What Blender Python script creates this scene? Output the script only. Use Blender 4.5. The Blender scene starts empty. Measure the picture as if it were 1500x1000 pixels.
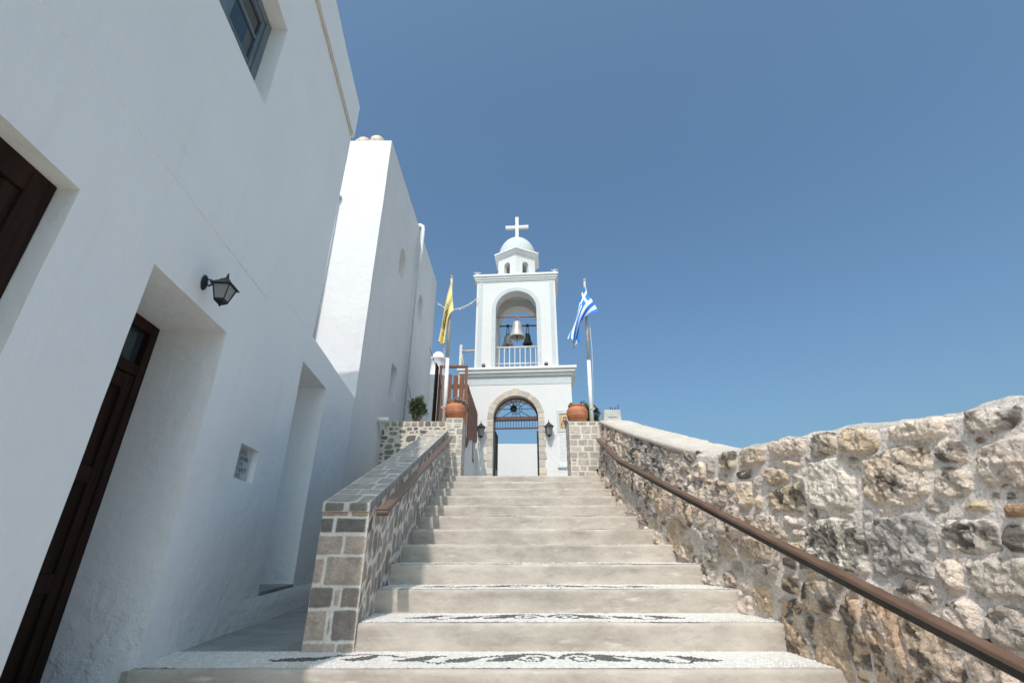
import bpy, math, random
import numpy as np
from mathutils import noise as mnoise, Vector, Matrix

random.seed(7)
C = bpy.context.scene.collection
PI = math.pi

# ------------------------------------------------------------------ helpers
def tag(o, label=None, cat=None, group=None, kind=None):
    if label: o['label'] = label
    if cat: o['category'] = cat
    if group: o['group'] = group
    if kind: o['kind'] = kind
    return o

def empty(name, loc, rotz=0.0, label=None, cat=None, group=None, kind=None):
    o = bpy.data.objects.new(name, None)
    o.empty_display_size = 0.1
    C.objects.link(o)
    o.location = loc
    o.rotation_euler = (0, 0, rotz)
    return tag(o, label, cat, group, kind)

def world_base(o):
    p = Vector((0, 0, 0))
    while o is not None:
        p += Vector(o.location)
        o = o.parent
    return p

class MB:
    """collects shapes for ONE mesh; T is an optional transform of every added point"""
    def __init__(self, T=None):
        self.v = []; self.f = []; self.T = T; self.smooth = False
        self.gv = []; self.gf = []; self.gc = []; self.n = 0
    def add(self, vs, fs):
        b = len(self.v)
        for p in vs:
            self.v.append(tuple(self.T(p)) if self.T else tuple(p))
        for f in fs:
            self.f.append([i + b for i in f])
    def box(self, x0, x1, y0, y1, z0, z1):
        vs = [(x0,y0,z0),(x1,y0,z0),(x1,y1,z0),(x0,y1,z0),(x0,y0,z1),(x1,y0,z1),(x1,y1,z1),(x0,y1,z1)]
        self.add(vs, [(0,3,2,1),(4,5,6,7),(0,1,5,4),(1,2,6,5),(2,3,7,6),(3,0,4,7)])
    def frustum(self, c, w0, w1, z0, z1, seg=4, rot=PI/4):
        vs = []
        for w, z in ((w0, z0), (w1, z1)):
            for i in range(seg):
                a = rot + 2*PI*i/seg
                vs.append((c[0] + w*math.cos(a), c[1] + w*math.sin(a), z))
        fs = [(i, (i+1) % seg, seg + (i+1) % seg, seg + i) for i in range(seg)]
        fs += [tuple(range(seg-1, -1, -1)), tuple(range(seg, 2*seg))]
        self.add(vs, fs)
    def lathe(self, prof, c=(0,0,0), seg=32, M=None):
        vs = []; fs = []
        for r, z in prof:
            for i in range(seg):
                a = 2*PI*i/seg
                p = Vector((r*math.cos(a), r*math.sin(a), z))
                if M is not None: p = M @ p
                vs.append((p[0]+c[0], p[1]+c[1], p[2]+c[2]))
        for k in range(len(prof)-1):
            for i in range(seg):
                j = (i+1) % seg
                fs.append((k*seg+i, k*seg+j, (k+1)*seg+j, (k+1)*seg+i))
        fs.append(tuple(range(seg-1, -1, -1)))
        fs.append(tuple(range((len(prof)-1)*seg, len(prof)*seg)))
        self.add(vs, fs)
    def tube(self, pts, r, seg=8, r1=None):
        pts = [Vector(p) for p in pts]
        vs = []; fs = []
        n = len(pts)
        up = Vector((0.13, 0.31, 0.94))
        for k, p in enumerate(pts):
            d = (pts[min(k+1, n-1)] - pts[max(k-1, 0)]).normalized()
            a = d.cross(up)
            if a.length < 1e-3: a = d.cross(Vector((1, 0, 0)))
            a.normalize(); b = d.cross(a)
            rr = r if r1 is None else r + (r1-r)*k/(n-1)
            for i in range(seg):
                t = 2*PI*i/seg
                vs.append(p + a*(rr*math.cos(t)) + b*(rr*math.sin(t)))
        for k in range(n-1):
            for i in range(seg):
                j = (i+1) % seg
                fs.append((k*seg+i, k*seg+j, (k+1)*seg+j, (k+1)*seg+i))
        fs.append(tuple(range(seg-1, -1, -1))); fs.append(tuple(range((n-1)*seg, n*seg)))
        self.add(vs, fs)
    def sweep(self, pts, w, h, bev=0.004):
        """flat bar: width w across (horizontal), height h, swept along pts"""
        pts = [Vector(p) for p in pts]; n = len(pts)
        prof = [(-w/2+bev,-h/2),(w/2-bev,-h/2),(w/2,-h/2+bev),(w/2,h/2-bev),(w/2-bev,h/2),(-w/2+bev,h/2),(-w/2,h/2-bev),(-w/2,-h/2+bev)]
        vs = []; fs = []; m = len(prof)
        for k, p in enumerate(pts):
            d = (pts[min(k+1, n-1)] - pts[max(k-1, 0)]).normalized()
            a = d.cross(Vector((0,0,1))).normalized(); b = a.cross(d)
            for x, y in prof: vs.append(p + a*x + b*y)
        for k in range(n-1):
            for i in range(m):
                j = (i+1) % m
                fs.append((k*m+i, k*m+j, (k+1)*m+j, (k+1)*m+i))
        fs.append(tuple(range(m-1,-1,-1))); fs.append(tuple(range((n-1)*m, n*m)))
        self.add(vs, fs)
    def prism(self, poly, y0, y1):
        """poly of (x,z) extruded from y0 to y1"""
        n = len(poly)
        vs = [(x, y0, z) for x, z in poly] + [(x, y1, z) for x, z in poly]
        fs = [tuple(range(n)), tuple(range(2*n-1, n-1, -1))]
        fs += [(i, n+i, n+(i+1) % n, (i+1) % n) for i in range(n)]
        self.add(vs, fs)
    def ball(self, c, r, seg=12, sx=1, sy=1, sz=1):
        prof = [(max(1e-4, r*math.sin(PI*k/8)), -r*math.cos(PI*k/8)) for k in range(9)]
        M = Matrix.Diagonal((sx, sy, sz))
        self.lathe(prof, c, seg, M)
    def archwall(self, x0, x1, z0, z1, y0, y1, cx, r, zs, seg=24, zb=None):
        """wall slab with an arched opening from zb (default z0) up"""
        zb = z0 if zb is None else zb
        self.box(x0, cx-r, y0, y1, z0, z1)
        self.box(cx+r, x1, y0, y1, z0, z1)
        if zb > z0: self.box(cx-r, cx+r, y0, y1, z0, zb)
        for i in range(seg):
            a0 = PI - PI*i/seg; a1 = PI - PI*(i+1)/seg
            xa, za = cx+r*math.cos(a0), zs+r*math.sin(a0)
            xb, zb_ = cx+r*math.cos(a1), zs+r*math.sin(a1)
            vs = [(xa,y0,za),(xb,y0,zb_),(xb,y0,z1),(xa,y0,z1),(xa,y1,za),(xb,y1,zb_),(xb,y1,z1),(xa,y1,z1)]
            self.add(vs, [(0,1,2,3),(5,4,7,6),(4,5,1,0),(3,2,6,7)])
    def archband(self, cx, r0, r1, zs, zb, y0, y1, seg=28):
        """raised flat band round an arched opening"""
        pts = [(-1, zb)] + [(PI - PI*i/seg, None) for i in range(seg+1)] + [(1, zb)]
        inn = []; out = []
        for a, z in pts:
            if z is not None:
                inn.append((cx + a*r0, z)); out.append((cx + a*r1, z))
            else:
                inn.append((cx+r0*math.cos(a), zs+r0*math.sin(a))); out.append((cx+r1*math.cos(a), zs+r1*math.sin(a)))
        n = len(inn); vs = []
        for (a, b) in zip(inn, out):
            vs += [(a[0],y0,a[1]),(b[0],y0,b[1]),(b[0],y1,b[1]),(a[0],y1,a[1])]
        fs = []
        for i in range(n-1):
            p, q = 4*i, 4*i+4
            fs += [(p,q,q+1,p+1),(p+1,q+1,q+2,p+2),(p+3,p+2,q+2,q+3),(p,p+3,q+3,q)]
        fs += [(0,1,2,3),(4*n-4,4*n-1,4*n-2,4*n-3)]
        self.add(vs, fs)
    # dense coloured grids
    def grid(self, P, col=None, flip=False):
        n, m = P.shape[:2]
        b = len(self.v) + self.n
        self.gv.append(P.reshape(-1, 3))
        self.gc.append(np.ones((n*m, 3))*0.5 if col is None else col.reshape(-1, 3))
        idx = np.arange(n*m).reshape(n, m) + self.n
        q = np.stack([idx[:-1,:-1], idx[1:,:-1], idx[1:,1:], idx[:-1,1:]], -1).reshape(-1, 4)
        if flip: q = q[:, ::-1]
        self.gf.append(q); self.n += n*m

def build(name, mb, mat, parent=None, smooth=False, bevel=0.0, local=False):
    me = bpy.data.meshes.new(name)
    off = np.zeros(3)
    if parent is not None and not local:
        off = np.array(world_base(parent))
    if mb.gv:
        nb = len(mb.v)
        V = np.concatenate(([np.array(mb.v, float)] if nb else []) + mb.gv) - off
        G = np.concatenate(mb.gf) + nb
        loops = []; starts = []; s = 0
        for f in mb.f:
            loops += f; starts.append(s); s += len(f)
        L = np.concatenate([np.array(loops, int), G.reshape(-1)]) if nb else G.reshape(-1)
        S = np.concatenate([np.array(starts, int), s + 4*np.arange(len(G))]) if nb else 4*np.arange(len(G))
        me.vertices.add(len(V)); me.vertices.foreach_set('co', V.astype(np.float32).reshape(-1))
        me.loops.add(len(L)); me.loops.foreach_set('vertex_index', L.astype(np.int32))
        me.polygons.add(len(S)); me.polygons.foreach_set('loop_start', S.astype(np.int32))
        me.update(calc_edges=True)
        base = getattr(mb, 'base_col', (0.5, 0.5, 0.5))
        cc = np.ones((len(V), 4)); cc[:nb, :3] = base; cc[nb:, :3] = np.concatenate(mb.gc)
        at = me.attributes.new('Col', 'FLOAT_COLOR', 'POINT')
        at.data.foreach_set('color', cc.astype(np.float32).reshape(-1))
        me.polygons.foreach_set('use_smooth', np.concatenate([np.zeros(len(mb.f), bool), np.ones(len(G), bool)]))
    else:
        me.from_pydata([tuple(np.array(p) - off) for p in mb.v], [], mb.f)
        me.polygons.foreach_set('use_smooth', [smooth]*len(me.polygons))
    me.validate()
    me.materials.append(mat)
    o = bpy.data.objects.new(name, me)
    C.objects.link(o)
    if parent is not None: o.parent = parent
    if bevel:
        b = o.modifiers.new('Bevel', 'BEVEL'); b.width = bevel; b.segments = 2; b.limit_method = 'ANGLE'; b.angle_limit = 0.7
    return o

# ------------------------------------------------------------------ numeric noise
_rs = np.random.RandomState(11)
_tab = _rs.rand(256, 256)
def vn(x, y, s=0):
    x = x + s*17.31; y = y + s*9.77
    xi = np.floor(x).astype(int); yi = np.floor(y).astype(int)
    fx = x-xi; fy = y-yi
    fx = fx*fx*(3-2*fx); fy = fy*fy*(3-2*fy)
    g = lambda a, b: _tab[a & 255, b & 255]
    return (g(xi,yi)*(1-fx)+g(xi+1,yi)*fx)*(1-fy)+(g(xi,yi+1)*(1-fx)+g(xi+1,yi+1)*fx)*fy
def fbm(x, y, s=0, o=4, gain=.5):
    r = 0; a = 1; t = 0
    for k in range(o):
        r = r + a*vn(x*2**k, y*2**k, s+k*3); t += a; a *= gain
    return r/t
def facets(x, y, s=0, g=.35, off=.5):
    """height of randomly tilted broken planes, unit cells"""
    xi = np.floor(x).astype(int); yi = np.floor(y).astype(int)
    best = np.full(x.shape, 9.); h = np.zeros(x.shape)
    q = lambda a, b, k: _tab[(a+31*k+s*7) & 255, (b+17*k+s*13) & 255]
    for i in (-1,0,1):
        for j in (-1,0,1):
            a, b = xi+i, yi+j
            dx = x-(a+q(a,b,1)); dy = y-(b+q(a,b,2)); d = dx*dx+dy*dy
            m = d < best; best = np.where(m, d, best)
            h = np.where(m, (q(a,b,3)-.5)*2*g*dx+(q(a,b,4)-.5)*2*g*dy+(q(a,b,5)-.5)*off, h)
    return h
def S(x): 
    x = np.clip(x, 0, 1); return x*x*(3-2*x)

def lerp(t, x):
    xs = [a for a, _ in t]; ys = [b for _, b in t]
    return np.interp(x, xs, ys)

# ------------------------------------------------------------------ masonry
def field(u, v, seeds, warp=0.012, wf=9.0, ns=0):
    """u,v 1-D axes; seeds (cu,cv,a,b,shear,p,...). returns stone index, distance from the stone's edge in metres"""
    U, V = np.meshgrid(u, v, indexing='ij')
    Uw = U + warp*2*(fbm(U*wf, V*wf, 1+ns, 3)-.5); Vw = V + warp*2*(fbm(U*wf, V*wf, 5+ns, 3)-.5)
    d1 = np.full(U.shape, 9.0); d2 = np.full(U.shape, 9.0); iid = np.full(U.shape, -1)
    for k, sd in enumerate(seeds):
        cu, cv, a, b, sh, p = sd[:6]
        R = 1.7
        ru = R*a + abs(sh)*R*b
        i0, i1 = np.searchsorted(u, [cu-ru, cu+ru]); j0, j1 = np.searchsorted(v, [cv-R*b, cv+R*b])
        if i1 <= i0 or j1 <= j0: continue
        sl = (slice(i0, i1), slice(j0, j1))
        dv = Vw[sl]-cv; du = Uw[sl]-cu - sh*dv
        d = ((np.abs(du)/a)**p + (np.abs(dv)/b)**p)**(1/p)
        A, B, I = d1[sl], d2[sl], iid[sl]
        m = d < A
        B[...] = np.where(m, A, np.minimum(B, d)); A[...] = np.where(m, d, A); I[...] = np.where(m, k, I)
    mn = np.array([min(s[2], s[3]) for s in seeds] + [0.05])
    sc = mn[iid]
    e = np.minimum((1-d1)*sc, (d2-d1)*.5*sc)
    return U, V, iid, e

def pack(u0, u1, v0, v1, sizes, seed=1, existing=(), tight=.93, p=(2.6, 4.5)):
    """dart-throwing: sizes = [(a_min,a_max,aspect_min,aspect_max,tries)]"""
    R = random.Random(seed)
    out = list(existing)
    for a0, a1, r0, r1, tries in sizes:
        for _ in range(tries):
            a = R.uniform(a0, a1); b = a*R.uniform(r0, r1)
            cu = R.uniform(u0, u1); cv = R.uniform(v0, v1)
            ok = True
            for s in out:
                if max(abs(cu-s[0])/(a+s[2]), abs(cv-s[1])/(b+s[3])) < tight:
                    ok = False; break
            if ok: out.append((cu, cv, a, b, R.uniform(-.2, .2), R.uniform(*p), None))
    return out

def course(u0, u1, v0, v1, hs, ws, seed=1, gap=.006, p=9):
    """coursed squared blocks filling the rectangle"""
    R = random.Random(seed); out = []; z = v0
    while z < v1 - .02:
        h = min(R.choice(hs), v1-z)
        if v1-z-h < .04: h = v1-z
        x = u0
        while x < u1-.01:
            w = R.uniform(*ws)
            if u1-x-w < ws[0]*.7: w = u1-x
            if h > .09 and R.random() < .22 and w < .2:
                hh = h*R.uniform(.4, .6)
                out.append((x+w/2, z+hh/2, w/2, hh/2, 0, p, None)); out.append((x+w/2, z+hh+(h-hh)/2, w/2, (h-hh)/2, 0, p, None))
            else:
                out.append((x+w/2, z+h/2, w/2, h/2, 0, p, None))
            x += w
        z += h
    return out

def masonry(mb, u, v, seeds, pos, nrm, palette, mortar, infl=1.0, joint=.012, H=.01, w=.02, rough=.0, roughf=18, warp=.004, wf=9,
            ns=0, lichen=0.0, lich_col=(.085,.072,.065), flip=False, jig=.25, seed=3, big=None):
    if infl != 1.0: seeds = [(s[0], s[1], s[2]*infl, s[3]*infl)+tuple(s[4:]) for s in seeds]
    U, V, I, e = field(u, v, seeds, warp, wf, ns)
    R = random.Random(seed)
    cols = []; hh = []; rg = []; lc = []
    for s in seeds:
        if len(s) > 6 and s[6] is not None: c = palette[s[6]] if isinstance(s[6], str) else s[6]
        else: c = R.choice(palette['*'])
        k = 1 + R.uniform(-jig, jig)*.6
        cols.append([x*k*(1+R.uniform(-.015,.015)) for x in c]); hh.append(R.uniform(.6, 1.15)); lc.append(R.uniform(0, 1)**1.5)
        rg.append((R.uniform(-1,1), R.uniform(-1,1)))
    cols.append(mortar); hh.append(0); lc.append(0); rg.append((0,0))
    cols = np.array(cols); hh = np.array(hh); lc = np.array(lc); rg = np.array(rg)
    inside = S((e-joint/2)/.006)
    dome = S((e-joint/2)/w)
    cu = np.array([s[0] for s in seeds]+[0]); cv = np.array([s[1] for s in seeds]+[0])
    mn = np.array([min(s[2], s[3]) for s in seeds]+[1])
    tilt = rg[I][...,0]*(U-cu[I])/mn[I]+rg[I][...,1]*(V-cv[I])/mn[I]
    h = H*hh[I]*dome*(1+.18*np.clip(tilt, -1.5, 1.5))
    if rough:
        n1 = fbm(U*roughf, V*roughf, 21+ns, 5, .62)-.5
        rid = 1-np.abs(fbm(U*roughf*.8, V*roughf*.8, 31+ns, 4, .55)*2-1)
        pit = S((fbm(U*roughf*2.2, V*roughf*2.2, 41+ns, 3)-.62)/.12)
        wx = U+.03*(vn(U*14,V*14,7)-.5); wy = V+.03*(vn(U*14,V*14,8)-.5)
        fc = facets(wx*11, wy*11, ns, 1.1, .35) + .5*facets(wx*31, wy*31, ns+5, 1.1, .5)
        pit2 = S((fbm(U*46, V*46, 43+ns, 2)-.64)/.08)
        h = h + inside*rough*(n1*1.1 + fc*.55 + (rid-.8)*.35 - pit*.45*lc[I] - pit2*.22)
        h = h + (1-inside)*rough*.16*(fbm(U*25, V*25, 51+ns, 3)-.5)
    else:
        h = h + .0015*(fbm(U*40, V*40, 51+ns, 3)-.5)
    nc = fbm(U*22, V*22, 61+ns, 4)[..., None]
    col = cols[I]*(.72+.56*nc)
    if lichen:
        th = .63-.22*lc[I]
        lm = S((fbm(U*13, V*13, 71+ns, 5, .65)-th)/.09)*lichen*(.35+.65*(lc[I] > .25))
        col = col*(1-lm[...,None]) + np.array(lich_col)*lm[...,None]
        wm = S((fbm(U*9, V*9, 81+ns, 4, .6)-.55)/.12)[...,None]*.45      # pale crust
        col = col*(1-wm)+np.array((.68,.60,.54))*wm
    mcol = np.array(mortar)*(.86+.28*nc)
    col = col*inside[...,None] + mcol*(1-inside[...,None])
    P = pos(U, V) + nrm(U, V)*h[...,None]
    mb.grid(P, np.clip(col, .01, .9), flip)
    return h

# ------------------------------------------------------------------ materials
def mat(name):
    m = bpy.data.materials.new(name); m.use_nodes = True
    nt = m.node_tree; b = nt.nodes['Principled BSDF']
    return m, nt, b
def nd(nt, t, **kw):
    n = nt.nodes.new(t)
    for k, v in kw.items(): setattr(n, k, v)
    return n
def bump(nt, b, layers, coord='Object'):
    """layers = [(scale, distance, detail)]"""
    tc = nd(nt, 'ShaderNodeTexCoord'); prev = None
    for sc, dist, det in layers:
        n = nd(nt, 'ShaderNodeTexNoise'); n.inputs['Scale'].default_value = sc; n.inputs['Detail'].default_value = det
        nt.links.new(tc.outputs[coord], n.inputs['Vector'])
        bp = nd(nt, 'ShaderNodeBump'); bp.inputs['Distance'].default_value = dist; bp.inputs['Strength'].default_value = 1
        nt.links.new(n.outputs['Fac'], bp.inputs['Height'])
        if prev: nt.links.new(prev.outputs['Normal'], bp.inputs['Normal'])
        prev = bp
    nt.links.new(prev.outputs['Normal'], b.inputs['Normal'])
    return tc
def ramp_noise(nt, b, c0, c1, scale, detail=6, lo=.3, hi=.7, tc=None, stretch=None, rough=.55):
    tc = tc or nd(nt, 'ShaderNodeTexCoord')
    n = nd(nt, 'ShaderNodeTexNoise'); n.inputs['Scale'].default_value = scale; n.inputs['Detail'].default_value = detail; n.inputs['Roughness'].default_value = rough
    src = tc.outputs['Object']
    if stretch:
        mp = nd(nt, 'ShaderNodeMapping'); mp.inputs['Scale'].default_value = stretch
        nt.links.new(src, mp.inputs['Vector']); src = mp.outputs['Vector']
    nt.links.new(src, n.inputs['Vector'])
    r = nd(nt, 'ShaderNodeValToRGB')
    r.color_ramp.elements[0].position = lo; r.color_ramp.elements[0].color = (*c0, 1)
    r.color_ramp.elements[1].position = hi; r.color_ramp.elements[1].color = (*c1, 1)
    nt.links.new(n.outputs['Fac'], r.inputs['Fac'])
    return r, n
def simple(name, c0, c1=None, scale=8, rough=.6, metal=0, bumps=None, lo=.3, hi=.7, stretch=None, spec=None):
    m, nt, b = mat(name)
    b.inputs['Roughness'].default_value = rough; b.inputs['Metallic'].default_value = metal
    tc = bump(nt, b, bumps) if bumps else None
    r, n = ramp_noise(nt, b, c0, c1 or tuple(min(1, x*1.25) for x in c0), scale, lo=lo, hi=hi, tc=tc, stretch=stretch)
    nt.links.new(r.outputs['Color'], b.inputs['Base Color'])
    if spec is not None: b.inputs['Specular IOR Level'].default_value = spec
    return m

def mix_over(nt, base_sock, fac_sock, color):
    mx = nd(nt, 'ShaderNodeMix', data_type='RGBA')
    nt.links.new(fac_sock, mx.inputs['Factor']); nt.links.new(base_sock, mx.inputs['A'])
    mx.inputs['B'].default_value = (*color, 1)
    return mx.outputs['Result']

def plaster(name, c0, c1, stain=.35, bumps=((2.2,.02,3),(14,.006,5),(70,.0016,4))):
    m, nt, b = mat(name)
    b.inputs['Roughness'].default_value = .85; b.inputs['Specular IOR Level'].default_value = .25
    tc = bump(nt, b, bumps)
    r, n = ramp_noise(nt, b, c0, c1, 1.3, 7, .25, .75, tc)
    # faint vertical weather streaks and small scuffs, part of the paint
    n2 = nd(nt, 'ShaderNodeTexNoise'); n2.inputs['Scale'].default_value = 3; n2.inputs['Detail'].default_value = 5
    mp = nd(nt, 'ShaderNodeMapping'); mp.inputs['Scale'].default_value = (2.5, 2.5, .22)
    nt.links.new(tc.outputs['Object'], mp.inputs['Vector']); nt.links.new(mp.outputs['Vector'], n2.inputs['Vector'])
    mr = nd(nt, 'ShaderNodeMapRange'); mr.inputs['From Min'].default_value = .6; mr.inputs['From Max'].default_value = .82
    mr.inputs['To Max'].default_value = stain
    nt.links.new(n2.outputs['Fac'], mr.inputs['Value'])
    s = mix_over(nt, r.outputs['Color'], mr.outputs['Result'], tuple(x*.80 for x in c0))
    n3 = nd(nt, 'ShaderNodeTexNoise'); n3.inputs['Scale'].default_value = 26; n3.inputs['Detail'].default_value = 3
    nt.links.new(tc.outputs['Object'], n3.inputs['Vector'])
    mr3 = nd(nt, 'ShaderNodeMapRange'); mr3.inputs['From Min'].default_value = .74; mr3.inputs['From Max'].default_value = .80; mr3.inputs['To Max'].default_value = .3
    nt.links.new(n3.outputs['Fac'], mr3.inputs['Value'])
    s = mix_over(nt, s, mr3.outputs['Result'], (.42,.40,.37))
    nt.links.new(s, b.inputs['Base Color'])
    # coarser, flaking coats towards the foot of the wall
    sx = nd(nt, 'ShaderNodeSeparateXYZ'); nt.links.new(tc.outputs['Object'], sx.inputs[0])
    mz = nd(nt, 'ShaderNodeMapRange'); mz.inputs['From Min'].default_value = 1.6; mz.inputs['From Max'].default_value = 1.0
    nt.links.new(sx.outputs['Z'], mz.inputs['Value'])
    n4 = nd(nt, 'ShaderNodeTexNoise'); n4.inputs['Scale'].default_value = 7; n4.inputs['Detail'].default_value = 7; n4.inputs['Roughness'].default_value = .62
    nt.links.new(tc.outputs['Object'], n4.inputs['Vector'])
    r4 = nd(nt, 'ShaderNodeMapRange'); r4.inputs['From Min'].default_value = .47; r4.inputs['From Max'].default_value = .58
    nt.links.new(n4.outputs['Fac'], r4.inputs['Value'])
    ml = nd(nt, 'ShaderNodeMath', operation='MULTIPLY'); nt.links.new(mz.outputs['Result'], ml.inputs[0]); nt.links.new(r4.outputs['Result'], ml.inputs[1])
    bp = nd(nt, 'ShaderNodeBump'); bp.inputs['Distance'].default_value = .006; bp.inputs['Strength'].default_value = .7
    nt.links.new(ml.outputs[0], bp.inputs['Height'])
    old = b.inputs['Normal'].links[0].from_socket; nt.links.new(old, bp.inputs['Normal']); nt.links.new(bp.outputs['Normal'], b.inputs['Normal'])
    return m

def stone_mat(name, bumps, rough=.92, vary=(.82,1.18), scale=60):
    m, nt, b = mat(name)
    b.inputs['Roughness'].default_value = rough; b.inputs['Specular IOR Level'].default_value = .2
    tc = bump(nt, b, bumps)
    at = nd(nt, 'ShaderNodeAttribute'); at.attribute_name = 'Col'
    r, n = ramp_noise(nt, b, (vary[0],)*3, (vary[1],)*3, scale, 5, .3, .7, tc)
    mx = nd(nt, 'ShaderNodeMix', data_type='RGBA', blend_type='MULTIPLY'); mx.inputs['Factor'].default_value = 1
    nt.links.new(at.outputs['Color'], mx.inputs['A']); nt.links.new(r.outputs['Color'], mx.inputs['B'])
    nt.links.new(mx.outputs['Result'], b.inputs['Base Color'])
    return m

M_plaster = plaster('whitewash', (.70,.69,.69), (.745,.735,.73))
M_plaster_near = plaster('whitewash_near', (.82,.82,.82), (.87,.865,.855), .3)
M_tower = plaster('tower_paint', (.675,.665,.655), (.715,.705,.69), .25, ((3,.006,3),(30,.002,4)))
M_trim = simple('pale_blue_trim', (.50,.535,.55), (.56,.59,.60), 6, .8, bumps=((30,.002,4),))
M_cornice = simple('cornice_paint', (.70,.70,.70), (.77,.77,.765), 5, .8, bumps=((30,.002,4),))
M_rock = stone_mat('rough_rock', ((45,.012,6),(160,.004,5)), .95, (.75,1.25), 90)
M_block = stone_mat('dressed_stone', ((60,.004,5),(220,.0015,4)), .9, (.85,1.15), 80)
M_pebble = stone_mat('pebbles', ((150,.0008,3),), .75, (.92,1.08), 40)
M_conc, nt_, b_ = mat('step_concrete')
b_.inputs['Roughness'].default_value = .9; b_.inputs['Specular IOR Level'].default_value = .2
tc_ = bump(nt_, b_, ((5,.006,5),(38,.003,7),(160,.001,3)))
r_a, _n = ramp_noise(nt_, b_, (.375,.328,.282), (.55,.492,.432), 2.6, 9, .36, .64, tc_, (1,1,2.2), .68)
r_b, _n = ramp_noise(nt_, b_, (.62,.62,.62), (1,1,1), 11, 8, .34, .47, tc_, (.45,1,1.6), .7)
mx_ = nd(nt_, 'ShaderNodeMix', data_type='RGBA', blend_type='MULTIPLY'); mx_.inputs['Factor'].default_value = .38
nt_.links.new(r_a.outputs['Color'], mx_.inputs['A']); nt_.links.new(r_b.outputs['Color'], mx_.inputs['B'])
r_c, _n = ramp_noise(nt_, b_, (0,0,0), (1,1,1), 7, 6, .60, .72, tc_, (.6,1,2.5), .6)
mx2_ = nd(nt_, 'ShaderNodeMix', data_type='RGBA'); nt_.links.new(r_c.outputs['Color'], mx2_.inputs['Factor'])
nt_.links.new(mx_.outputs['Result'], mx2_.inputs['A']); mx2_.inputs['B'].default_value = (.60,.56,.50,1)
nt_.links.new(mx2_.outputs['Result'], b_.inputs['Base Color'])
M_slate = simple('slate_path', (.18,.20,.205), (.33,.345,.34), 3.5, .6, bumps=((7,.012,4),(40,.003,5)))
M_paving = simple('landing_paving', (.34,.32,.29), (.46,.44,.40), 3, .85, bumps=((30,.004,5),))
M_earth = simple('dry_earth', (.30,.26,.19), (.42,.37,.28), .6, .95, bumps=((3,.05,6),))
M_wood_dark = simple('dark_door_wood', (.014,.007,.005), (.034,.016,.010), 5, .7, bumps=((30,.002,4),), stretch=(6,6,.6), spec=.15)
M_wood_red = simple('red_brown_wood', (.13,.045,.022), (.22,.085,.045), 6, .55, bumps=((40,.002,4),), stretch=(5,5,.5))
M_rail = simple('rail_brown', (.105,.060,.040), (.165,.098,.068), 14, .42, bumps=((60,.001,4),), stretch=(1,.3,1))
M_black = simple('black_iron', (.012,.012,.013), (.03,.03,.032), 20, .45, .3, bumps=((60,.001,4),))
M_darkrail = simple('dark_steel', (.02,.017,.016), (.05,.04,.036), 20, .5, .4)
M_terra = simple('terracotta', (.36,.125,.055), (.50,.20,.10), 7, .75, bumps=((25,.003,5),), lo=.35, hi=.7)
M_bell = simple('silver_painted_bell', (.36,.35,.34), (.50,.49,.47), 12, .42, .25, bumps=((40,.002,4),))
M_bell_dark = simple('dark_bronze_bell', (.035,.05,.048), (.09,.115,.11), 14, .5, .35, bumps=((40,.002,4),))
M_rust = simple('rusty_bar', (.16,.085,.05), (.33,.20,.13), 25, .7)
M_beam = simple('brown_beam', (.075,.035,.028), (.13,.065,.05), 12, .6)
M_white_metal = simple('white_painted_metal', (.60,.575,.54), (.72,.70,.67), 12, .5)
M_grey_metal = simple('weathered_pole', (.42,.37,.31), (.56,.52,.46), 10, .55)
M_pole = simple('white_pole', (.70,.70,.69), (.78,.78,.77), 4, .4)
M_bluewood = simple('blue_grey_frame', (.10,.135,.16), (.16,.20,.23), 8, .5, bumps=((40,.001,3),))
M_arch = stone_mat('arch_stone', ((50,.004,5),), .9, (.88,1.12), 50)
M_leaf = simple('bush_leaf', (.022,.045,.016), (.09,.13,.045), 9, .55)
M_twig = simple('twig', (.10,.07,.045), (.17,.12,.08), 15, .8)
M_succ = simple('succulent_leaf', (.12,.09,.085), (.30,.26,.23), 30, .6)
M_soil = simple('soil', (.05,.035,.025), (.09,.065,.045), 30, .95)
M_ceramic = simple('pale_clay', (.50,.37,.26), (.72,.62,.50), 9, .7, bumps=((30,.003,4),))
M_concbox = simple('grey_concrete_box', (.40,.39,.37), (.50,.49,.46), 8, .85, bumps=((60,.002,4),))
M_rope = simple('garland_white', (.55,.50,.42), (.75,.71,.64), 20, .7)
M_bulb = simple('garland_bulb', (.45,.38,.28), (.85,.82,.76), 30, .3)
M_marble = simple('marble', (.66,.66,.65), (.76,.76,.75), 5, .45, stretch=(1,1,2))
M_marble_old = simple('weathered_marble', (.44,.45,.45), (.56,.57,.57), 9, .6)
M_ink = simple('engraved_paint', (.10,.10,.105), (.2,.2,.2), 30, .8)
M_conduit = simple('grey_conduit', (.40,.44,.47), (.52,.55,.57), 8, .5)
M_crack = simple('tan_seam', (.52,.44,.37), (.62,.54,.47), 12, .9)

def glass_mat(name, col, rough=.1, trans=0.0):
    m, nt, b = mat(name)
    b.inputs['Base Color'].default_value = (*col, 1); b.inputs['Roughness'].default_value = rough
    b.inputs['Transmission Weight'].default_value = trans
    return m
M_pane = glass_mat('window_pane', (.03,.045,.055), .06)
M_frost = glass_mat('frosted_glass', (.36,.38,.38), .35, .35)
M_globe = glass_mat('smoked_globe', (.035,.03,.03), .15)
M_curtain = simple('net_curtain', (.45,.47,.48), (.62,.63,.63), 20, .9)

# cloth materials use the vertex colours
M_flag = stone_mat('flag_cloth', ((300,.0004,2),), .8, (.96,1.04), 20)
_b = M_flag.node_tree.nodes['Principled BSDF']

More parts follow.
